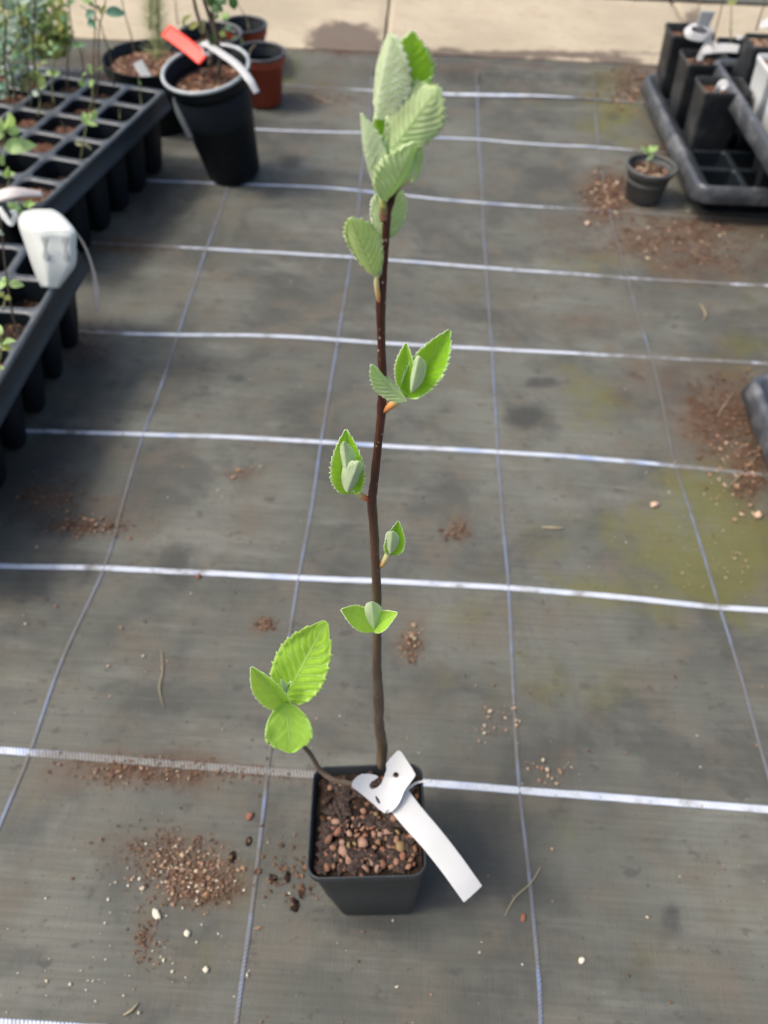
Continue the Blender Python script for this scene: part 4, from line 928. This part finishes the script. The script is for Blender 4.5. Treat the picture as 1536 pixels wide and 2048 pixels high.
# ------------------------------------------------------------------ right hand trays with square pots
def open_tray(name, x0, x1, y0, y1, z, base, r, label, mat, yaw=0, cells=None, wall_in=.012):
    cx, cy = (x0 + x1) / 2, (y0 + y1) / 2; W, Hh = x1 - x0, y1 - y0
    T = empty(name, (cx, cy, 0), yaw, label=label, cat='carrying tray')
    def rr(g, zz, rad, n=7):
        pts = []; X1, Y1 = W / 2 + g, Hh / 2 + g
        for sx, sy, a0 in ((1, 1, 0), (-1, 1, 90), (-1, -1, 180), (1, -1, 270)):
            for i in range(n + 1):
                a = radians(a0 + 90 * i / n); pts.append((sx * (X1 - rad) + rad * cos(a), sy * (Y1 - rad) + rad * sin(a), zz))
        return pts
    rings = [rr(.004, z - .030, r + .004), rr(.0055, z - .029, r + .004), rr(.001, z - .006, r), rr(-.001, z - .001, r), rr(-.004, z, r - .003), rr(-.009, z - .0005, r - .006), rr(-.012, z - .003, r - .008), rr(-.012 - wall_in, base + .003, r - .010), rr(-.016 - wall_in, base, r - .012)]
    vs, fs = loft(rings, cap1=(cells is None)); child('rim', mesh('rim', vs, fs), mat, T, label=None)
    if cells:
        nx, ny = cells; iw, ih = W - 2 * (.016 + wall_in), Hh - 2 * (.016 + wall_in); px_, py_ = iw / nx, ih / ny
        mb = MB(); mc = MB()
        for i in range(nx):
            for j in range(ny):
                X, Y_ = -iw / 2 + px_ * (i + .5), -ih / 2 + py_ * (j + .5); k = min(px_, py_) - .009
                inn = rsq(k, .008, 5); out = []
                for q, (x, y) in enumerate(inn):
                    jx = q % 6; qd = q // 6; sx, sy = ((1, 1), (-1, 1), (-1, -1), (1, -1))[qd]
                    s_ = 1 / max(abs(x) / (px_ / 2), abs(y) / (py_ / 2)); ox, oy = x * s_, y * s_
                    if jx in (2, 3): ox, oy = sx * px_ / 2, sy * py_ / 2
                    out.append((ox, oy))
                n = len(inn)
                vs = [(X + x, Y_ + y, base) for x, y in out] + [(X + x, Y_ + y, base) for x, y in inn] + [(X + x * .97, Y_ + y * .97, base - .003) for x, y in inn]
                mb.add(vs, [(a + s * n, (a + 1) % n + s * n, (s + 1) * n + (a + 1) % n, (s + 1) * n + a) for a in range(n) for s in range(2)])
                vs = [(X + x * .97, Y_ + y * .97, base - .003) for x, y in inn] + [(X + x * .9, Y_ + y * .9, base - .02) for x, y in inn] + [(X + x * .8, Y_ + y * .8, .004) for x, y in inn]
                mc.add(vs, [(a + s * n, (a + 1) % n + s * n, (s + 1) * n + (a + 1) % n, (s + 1) * n + a) for a in range(n) for s in range(2)] + [tuple(2 * n + a for a in range(n))])
        child('cell_deck', mb.me('cell_deck'), m_tray, T); child('cell_cups', mc.me('cell_cups'), m_black, T)
        rings = [rr(-.018 - wall_in, base - .002, r - .012), rr(-.030 - wall_in, .002, r - .014)]
        vs, fs = loft(rings); child('base_wall', mesh('base_wall', vs, fs), m_black, T)
    return T
open_tray('carrying_tray', .880, 1.24, 1.816, 2.33, .070, .056, .026, 'lower grey carrying tray at upper right holding tall dark square pots', m_greytray, radians(2.2), (4, 6))
def square_pot(loc, w, wb, h, mat, rz, label, group=None, sd=.02, seed=1, smat=None, bits=40):
    T = empty('square_pot', loc, rz, label=label, cat='plant pot', group=group)
    child('pot_shell', square_pot_me(w, wb, h, .006, .0014), mat, T)
    s = child('soil', soil_square_me(w - .012, seed, .003, 16), smat or m_soil2, T, (0, 0, h - sd))
    if bits: soil_bits(s, w / 2 - .009, bits, seed, True, s=(.002, .0045))
    return T
zt = .168
for k, (x, y, lb) in enumerate(((.948, 2.022, 'tall dark square pot nearest the front of the right hand tray'), (.943, 2.157, 'tall dark square pot in the middle of the left row of the right hand tray'), (.940, 2.306, 'rearmost tall dark square pot of the right hand tray under the white loop tag'))):
    q_ = square_pot((x, y, .008), .078, .056, zt - .008, plastic('dusty_black_%d' % k, (.016, .018, .020), .45, .7, (.10, .095, .085), 14), radians(2.2), lb, 'tall square pots in the right hand tray', .016, k + 5); q_.scale = (1.2, 1, 1)
square_pot((1.035, 2.27, .008), .069, .050, .150, m_pot, radians(2), 'tall dark square pot behind the upper grey tray with a single thin stem', None, .03, 30)
HL = ['front left', 'rear left', 'front right', 'rear right']
for q, (x, y) in enumerate(((1.06, 1.92), (1.06, 2.08), (1.17, 1.92), (1.17, 2.08))):
    square_pot((x, y, .006), .069, .050, .100, m_pot, radians(2), HL[q] + ' dark square pot of the four in the lower tray carrying the upper tray', 'square pots hidden under the upper grey tray', .02, 40 + q, bits=0)
open_tray('carrying_tray', .968, 1.33, 1.60, 2.165, .168, .112, .022, 'upper scuffed grey carrying tray resting across the lower one at the right edge', m_greytray, radians(2.5), None, .006)
square_pot((1.032, 2.105, .113), .072, .055, .108, m_pot, radians(2), 'dark square pot of bark chips in the upper grey tray', None, .008, 51, bits=140)
square_pot((1.037, 2.005, .113), .078, .058, .106, m_whitepot, radians(2), 'white square pot of bark chips in the upper grey tray, farther one', None, .008, 52, bits=140)
square_pot((1.045, 1.915, .113), .078, .058, .100, m_whitepot, radians(2), 'white square pot in the upper grey tray, nearer one at the picture edge', None, .008, 53, bits=140)
open_tray('carrying_tray', .862, 1.20, .93, 1.30, .058, .012, .026, 'empty dark grey tray with rounded corner at the right edge halfway down', m_greytray, radians(1.0), None, .012)

# right hand labels
T = lab('plant_tag', 'white tag with an upright strip and round loop above the rear square pots', [at_y(1416, 22, 2.20), at_y(1407, 45, 2.205), at_y(1400, 66, 2.21)], [.030, .028, .024], [(0, -1, .3)] * 3, m_lab, .0012)
lp = [at_y(1424, 62, 2.20), at_y(1400, 50, 2.21), at_y(1377, 56, 2.195), at_y(1380, 70, 2.18), at_y(1404, 76, 2.175), at_y(1420, 70, 2.18), at_y(1412, 90, 2.175), at_y(1404, 108, 2.17), at_y(1398, 122, 2.165)]
link('loop', ribbon_me(lp, [.012, .012, .016, .016, .014, .010, .011, .013, .012], [(.2, -.3, 1), (0, -.3, 1), (-1, -.5, .6), (-.5, -1, .2), (0, -1, .3), (.5, -1, .3), (0, -1, .3), (0, -1, .3), (0, -1, .3)], .0012, 5, 0, 7), m_lab, T)
lab('plant_tag', 'white tag strip reaching right over the middle square pot', [at_y(1406, 104, 2.168), at_y(1425, 98, 2.165), at_y(1450, 96, 2.16), at_y(1478, 98, 2.155)], [.012, .017, .017, .015], [(0, -.8, .6)] * 4, m_lab, .0012)
lab('plant_tag', 'short white strip rising beside the round loop tag', [at_y(1432, 94, 2.175), at_y(1424, 82, 2.18)], [.010, .009], [(0, -1, .5)] * 2, m_lab, .0012)
lab('plant_tag', 'small crumpled white label in the front square pot of the right hand tray', [at_y(1429, 188, 1.99), at_y(1438, 176, 1.985), at_y(1446, 170, 1.985), at_y(1452, 177, 1.98)], [.007, .014, .020, .014], [(0, -1, .5), (.2, -1, .6), (-.2, -1, .5), (.3, -1, .5)], m_lab, .001)
lab('plant_tag', 'white label at the upper right edge above the dark bark pot', [at_y(1520, 52, 2.10), at_y(1545, 42, 2.10)], [.014, .02], [(0, -.6, 1)] * 2, m_lab, .001)
lab('plant_tag', 'tiny white label behind the upper tray beside the thin stem', [at_y(1474, 74, 2.2), at_y(1482, 76, 2.2)], [.010, .010], [(0, -.6, 1)] * 2, m_lab, .001)

# ------------------------------------------------------------------ small plants
def small_leaf(mb, b, t, hw, up_, fold=.25, NU=8, NV=3, bend=.08):
    D = t - b; L = D.length; D.normalize(); N = (up_ - D * up_.dot(D)).normalized(); S = D.cross(N); vs = []; fs = []
    for i in range(NU + 1):
        u = i / NU; w = hw * sin(pi * u ** .85) ** .8 if 0 < u < 1 else .02 * hw; m = b + D * L * u + N * (bend * L * sin(pi * u)) - N * bend * L * u * u
        for j in range(-NV, NV + 1):
            v = j / NV; vs.append(m + S * v * w * cos(fold) + N * abs(v) * w * sin(fold))
    n = 2 * NV + 1
    for i in range(NU):
        for j in range(n - 1): a = i * n + j; fs.append((a, a + 1, a + n + 1, a + n))
    mb.add(vs, fs)
def seedling(label, stems, leaves, Y, smat=m_twig, cat='seedling', group=None, name='seedling', r0=.0016):
    T = empty(name, at_y(stems[0][0][0], stems[0][0][1], Y), label=label, cat=cat, group=group)
    for s in stems:
        P = [at_y(x, y, Y + .004 * sin(i * 2.1)) for i, (x, y) in enumerate(s)]
        link('stem', tube(P, [r0 * (1 - .5 * i / (len(P) - 1)) for i in range(len(P))], 5, 7, .1).me('stem'), smat, T)
    for (bx, by, tx, ty, hw, mat) in leaves:
        B = at_y(bx, by, Y); Tt = at_y(tx, ty, Y + random.uniform(-.012, .012)); mb = MB()
        up_ = ((CAM - B).normalized() + Vector((random.uniform(-.6, .6), random.uniform(-.3, .3), random.uniform(0, .8)))).normalized()
        small_leaf(mb, B, Tt, hw * depth(B) / FPX, up_, random.uniform(.15, .5)); link('leaf', mb.me('leaf'), mat, T)
    return T
random.seed(31)
seedling('nearly leafless dark stem rising tall from the far row of the left tray', [[(134, 178), (135, 130), (138, 104), (142, 88), (143, 60), (139, 25), (134, -30)]], [(143, 92, 172, 88, 6, L_SDLG), (134, 40, 120, 34, 8, L_SDLG), (135, 10, 150, 2, 6, L_SDLG)], 1.89)
seedling('bent thin stem with one small green leaf in the far row of the left tray', [[(168, 165), (165, 120), (158, 95), (148, 82), (146, 60)], ], [(168, 160, 160, 172, 8, L_BRIT), (165, 155, 172, 146, 5, L_BRIT)], 1.885)
seedling('pair of straight tall stems with blue green leaves in the middle of the left tray', [[(188, 225), (187, 170), (187, 110), (190, 60), (191, 0), (192, -30)], [(192, 200), (197, 150), (198, 60), (208, 20), (214, -30)]],
         [(190, 24, 170, 34, 9, L_SDLB), (192, 44, 174, 50, 9, L_SDLB), (190, 16, 176, 8, 6, L_OLIV), (192, 12, 200, 22, 6, L_OLIV), (210, 26, 252, 26, 11, L_SDLB), (200, 30, 212, 8, 5, L_YEL), (186, 150, 176, 128, 7, L_BRIT), (188, 160, 178, 175, 6, L_BRIT), (196, 140, 204, 132, 4, L_BRIT), (190, 8, 160, 2, 5, L_BRIT), (192, 60, 186, 40, 4, L_SDLG)], 1.80)
seedling('greyish thin leaning stem behind the seed tray', [[(228, 172), (222, 120), (208, 72), (196, 40), (160, 10)]], [(226, 100, 220, 88, 3, L_OLIV)], 1.93)
seedling('short straight stem in the far right cell of the left tray', [[(283, 214), (281, 190), (279, 168), (277, 152)]], [(279, 172, 277, 160, 3, L_SDLG)], 1.88, m_greenstem)
seedling('short straight stem in the second cell from the far right corner', [[(240, 240), (239, 222), (240, 206)]], [], 1.83, m_greenstem)
seedling('olive stem with drooping dull leaves in the right column of the left tray', [[(160, 348), (162, 318), (166, 290), (171, 262), (176, 235), (182, 205), (186, 170)]],
         [(166, 290, 148, 283, 5, L_OLIV), (166, 288, 184, 300, 5, L_OLIV), (172, 250, 166, 222, 7, L_BRIT), (174, 250, 180, 224, 7, L_BRIT), (176, 246, 195, 250, 5, L_BRIT), (184, 240, 192, 218, 6, L_BRIT)], 1.66, m_greenstem)
seedling('bright lime leaved seedling at the left edge of the farther tray', [[(-6, 330), (4, 290), (12, 255), (16, 235)]],
         [(8, 272, -24, 262, 16, L_BRIT), (12, 258, 20, 226, 13, L_BRIT), (14, 262, 40, 262, 17, L_BRIT), (8, 296, 72, 290, 16, L_BRIT), (6, 262, -6, 232, 14, L_BRIT), (2, 330, 6, 310, 7, L_BRIT), (4, 360, 18, 370, 10, L_GREY)], 1.62, m_greenstem)
seedling('slender bare stem in the second column of the left tray', [[(46, 345), (40, 320), (37, 305)]], [(38, 308, 30, 300, 3, L_OLIV)], 1.66)
seedling('slender bare stem leaning in the third cell row of the left tray', [[(130, 265), (124, 245), (118, 232)]], [], 1.74)
T = seedling('tiny bright green weed rosette beside the curled white tag', [[(30, 424), (30, 418)]], [(30, 420, 14, 404, 6, L_BRIT), (30, 420, 22, 418, 6, L_BRIT), (32, 420, 30, 402, 5, L_BRIT), (34, 420, 48, 424, 6, L_BRIT), (54, 414, 62, 400, 6, L_BRIT), (54, 414, 70, 406, 5, L_BRIT), (52, 414, 46, 404, 5, L_BRIT), (32, 424, 40, 414, 5, L_SDLG)], 1.47, m_greenstem)
seedling('brown stemmed seedling with light green leaf pairs in the nearer tray', [[(40, 668), (28, 640), (20, 600), (12, 545), (6, 490), (2, 440)]],
         [(17, 568, 48, 570, 9, L_BRIT), (15, 566, -6, 576, 9, L_BRIT), (16, 566, 4, 554, 7, L_BRIT), (8, 470, -10, 460, 6, L_GREY)], 1.20)
seedling('small light green seedling by the nearer tray edge', [[(0, 720), (4, 690), (2, 668)]], [(2, 672, -4, 648, 8, L_BRIT), (4, 692, 28, 680, 9, L_BRIT), (4, 694, 24, 698, 8, L_YEL), (2, 690, -14, 690, 8, L_BRIT), (0, 740, 6, 735, 6, L_BRIT)], 1.10, m_greenstem)
seedling('slim seedling with two pairs of pale leaves in the second row of the left tray', [[(108, 208), (104, 170), (108, 130), (104, 90)]], [(106, 150, 92, 142, 6, L_BRIT), (106, 150, 120, 144, 6, L_BRIT), (105, 110, 94, 104, 5, L_SDLG), (105, 100, 116, 92, 5, L_SDLG), (104, 92, 100, 80, 4, L_BRIT)], 1.80, m_greenstem)
seedling('pale stemmed seedling with loose olive leaves in the middle rows of the left tray', [[(76, 232), (80, 200), (76, 165), (84, 120)]], [(79, 190, 64, 184, 6, L_GREY), (78, 176, 92, 170, 6, L_BUSH), (80, 150, 68, 142, 6, L_BUSH), (82, 130, 94, 122, 5, L_BUSH)], 1.75, m_greenstem)
seedling('short leafy sprout close to the left edge of the far tray', [[(14, 380), (18, 360), (16, 345)]], [(17, 352, 2, 346, 6, L_BRIT), (17, 352, 30, 346, 6, L_BRIT), (16, 348, 16, 334, 5, L_BRIT)], 1.55, m_greenstem)
seedling('yellow leaved sprout low in the nearer tray at the picture edge', [[(6, 620), (10, 600), (8, 585)]], [(9, 592, -4, 586, 6, L_YEL), (9, 592, 22, 600, 6, L_YEL)], 1.18, m_greenstem)
# silvery shrubby seedlings at the left edge
random.seed(44)
def shrub(label, stems, Y, box, n, size, mats, name='shrub', cat='shrub', smat=m_twig, r0=.002, yr=.03, group=None, one='leaf'):
    T = empty(name, at_y(stems[0][0][0], stems[0][0][1], Y), label=label, cat=cat, group=group)
    for s in stems:
        P = [at_y(x, y, Y + .01 * sin(i)) for i, (x, y) in enumerate(s)]
        link('branch', tube(P, [r0 * (1 - .6 * i / (len(P) - 1)) for i in range(len(P))], 4, 6).me('branch'), smat, T)
    mbs = [MB() for _ in mats]
    for _ in range(n):
        x0, x1, y0, y1 = random.choice(box); x, y = random.uniform(x0, x1), random.uniform(y0, y1)
        if noise.noise(Vector((x * .035, y * .035, Y))) < -.18: continue
        B = at_y(x, y, Y + random.uniform(-yr, yr)); a = random.uniform(0, 2 * pi); s = random.uniform(*size)
        d = Vector((cos(a), random.uniform(-.6, .6), sin(a) * .8 + .2)).normalized()
        u = Vector((random.uniform(-1, 1), random.uniform(-1.2, .2), random.uniform(-.2, 1))).normalized()
        small_leaf(random.choice(mbs), B, B + d * s, s * random.uniform(.2, .36), u, .3, 5, 2)
    for mb_, mt in zip(mbs, mats):
        o = link('foliage', mb_.me('foliage'), mt, T); o['kind'] = 'stuff'
    return T
shrub('blurred olive green leafy bush at the top left corner beyond the trays', [[(70, 120), (68, 60), (60, 0), (50, -60)], [(85, 115), (95, 70), (90, 20), (84, -50)], [(50, 115), (40, 60), (20, 0)]], 2.28, [(-70, 118, -90, 96), (20, 122, 20, 104), (60, 128, 60, 104)], 1500, (.014, .030), [L_BUSH, L_BUSH, L_OLIV, L_YEL], r0=.003, yr=.06)
seedling('twiggy seedling with silvery grey leaves at the upper left edge', [[(20, 200), (8, 120), (12, 60), (6, 10), (2, -30)], [(60, 190), (52, 100), (42, 40), (36, 0), (30, -40)], [(70, 150), (66, 80), (70, 20), (68, -30)], [(2, 130), (20, 105), (44, 68)], [(48, 60), (62, 40), (70, 24)], [(30, 200), (24, 150), (0, 70)]],
         [(12, 60, 42, 62, 8, L_GREY), (14, 66, 36, 52, 8, L_GREY), (18, 40, 36, 30, 6, L_GREY), (16, 36, 30, 44, 6, L_GREY), (10, 76, 2, 84, 6, L_GREY), (14, 70, 30, 84, 8, L_GREY), (44, 78, 56, 84, 5, L_GREY), (12, 110, 26, 122, 5, L_GREY), (60, 44, 80, 34, 5, L_GREY), (56, 20, 66, 8, 6, L_GREY), (68, 26, 90, 16, 5, L_GREY), (70, 10, 100, -6, 6, L_GREY), (20, 10, 4, 4, 9, L_GREY), (40, 6, 60, 0, 9, L_GREY), (26, 8, 30, -12, 8, L_GREY), (6, 150, 0, 148, 4, L_GREY), (50, 100, 60, 96, 5, L_BUSH), (36, 100, 24, 96, 6, L_BUSH)], 1.83, r0=.002)
seedling('drooping grey green leafed plant in the rear left cells of the tray', [[(60, 215), (66, 185), (70, 160), (72, 130)], [(34, 200), (28, 170), (20, 140)]],
         [(66, 150, 40, 186, 10, L_OLIV), (70, 140, 86, 178, 11, L_BUSH), (70, 140, 60, 168, 11, L_BUSH), (26, 150, 40, 178, 10, L_GREY), (20, 150, 14, 170, 8, L_GREY), (72, 135, 78, 128, 5, L_YEL), (70, 190, 80, 188, 5, L_GREY)], 1.84)
shrub('bushy silvery grey leafed seedling filling the far left corner of the seed tray', [[(24, 190), (20, 120), (26, 40), (30, -30)], [(44, 180), (50, 110), (56, 40), (58, -20)]], 1.90, [(-30, 75, -40, 130), (-30, 60, 60, 200)], 420, (.009, .02), [L_GREY, L_GREY, L_SDLB, L_BUSH], r0=.0018, yr=.05)
# tall black pot's woody plant
seedling('woody forked plant with dark green leaves in the tall black pot', [[(420, 130), (424, 95), (416, 70), (402, 48), (392, 20), (384, -20)], [(436, 150), (440, 110), (434, 80), (426, 40), (424, -10)], [(430, 90), (428, 60), (408, 0), (402, -30)]],
         [(404, 70, 408, 38, 8, L_OLIV), (432, 100, 426, 62, 9, L_DARK), (424, 8, 446, 22, 14, L_DARK), (430, -4, 418, 14, 12, L_DARK), (440, -6, 452, 8, 12, L_DARK), (462, -8, 470, 20, 11, L_DARK), (434, 24, 430, 40, 5, L_SDLG)], 1.88, r0=.005)
seedling('yellowing curled leaf stems behind the red label', [[(372, 60), (368, 42), (380, 30)], [(380, 60), (388, 46), (396, 44)]], [(368, 42, 384, 28, 4, L_YEL), (378, 56, 398, 44, 6, L_YEL), (366, 52, 370, 32, 4, L_YEL)], 2.2, m_greenstem)
seedling('low yellow green leafed plant in the rear terracotta pot', [[(462, 92), (466, 76), (470, 66)], [(456, 84), (450, 72)]], [(446, 26, 456, 40, 8, L_BRIT), (452, 36, 440, 30, 6, L_BRIT), (448, 64, 440, 72, 6, L_YEL), (452, 70, 440, 66, 6, L_BRIT), (466, 72, 474, 84, 6, L_BRIT), (470, 76, 486, 84, 6, L_OLIV), (462, 62, 452, 52, 6, L_SDLG), (480, 76, 484, 88, 5, L_BRIT)], 2.3, m_greenstem)
seedling('dead curled stalk in the front terracotta pot', [[(498, 112), (502, 98), (511, 90)]], [], 2.23, m_tan)
seedling('thin bare stem in the rear terracotta pot', [[(498, 60), (494, 40), (482, 18), (470, 0), (460, -20)]], [], 2.38, m_tan)
seedling('thin bare stem behind the feathery plant', [[(356, 50), (352, 20), (350, -20)]], [], 2.35, m_twig)
seedling('bare stem in the wide black pot left of the feathery plant', [[(268, 104), (262, 70), (250, 30), (240, -20)]], [], 2.10, m_twig)
# feathery yellow-green plant
T = empty('feathery_plant', at_y(315, 115, 2.11), label='feathery yellow green plant growing in the wide black pot', cat='plant')
random.seed(8); mbf = MB()
for cx, c0, c1, k in ((316, 118, -60, 520), (300, 60, -70, 200)):
    P = [at_y(cx + 1.5 * sin(i), c0 + (c1 - c0) * i / 5, 2.11) for i in range(6)]
    link('stem', tube(P, [.002, .0018, .0016, .0014, .0012, .001], 4, 6).me('stem'), m_greenstem, T)
    for q in range(k):
        t = random.random(); B = P[0].lerp(P[-1], t); a = random.uniform(0, 2 * pi); L = random.uniform(.012, .038) * (1 - .2 * t)
        E_ = B + Vector((cos(a) * L, sin(a) * L, random.uniform(.2, .9) * L)); mid = (B + E_) / 2 + Vector((0, 0, -.003))
        tube([B, mid, E_], [.0005, .0004, .0002], 2, 3, mb=mbf, cap=False)
o = link('needles', mbf.me('needles'), simple_leaf('needle', (.62, .66, .36), (.72, .76, .42), .4), T); o['kind'] = 'stuff'
# right side small plants
seedling('small pale green seedling in the little grey pot', [[(1298, 338), (1300, 320), (1299, 305)]], [(1299, 306, 1282, 293, 5, L_BRIT), (1299, 304, 1318, 292, 5, L_BRIT), (1299, 306, 1302, 290, 5, L_BRIT), (1300, 318, 1294, 330 - 12, 7, L_GREY), (1300, 318, 1306, 308, 5, L_BRIT)], 1.893, m_greenstem)
seedling('single yellow green stem with a drooping leaf ring behind the upper tray', [[(1462, 92), (1462, 50), (1463, 12)]], [(1463, 10, 1454, 2, 4, L_YEL), (1463, 10, 1474, 2, 4, L_YEL), (1455, 4, 1472, 8, 4, L_YEL), (1462, 52, 1456, 62, 3, L_BRIT)], 2.27, m_greenstem)
seedling('thin leaning stem to the right of the white loop tag', [[(1424, 96), (1432, 60), (1442, 20), (1448, -20)]], [], 2.16)
seedling('thin stem rising from the dark bark pot at the right', [[(1512, 62), (1518, 40), (1528, 10), (1536, -20)]], [], 2.1)
seedling('faint thin stem at the top behind the white loop tag', [[(1392, 44), (1396, 20), (1404, -10)]], [], 2.30, m_tan)
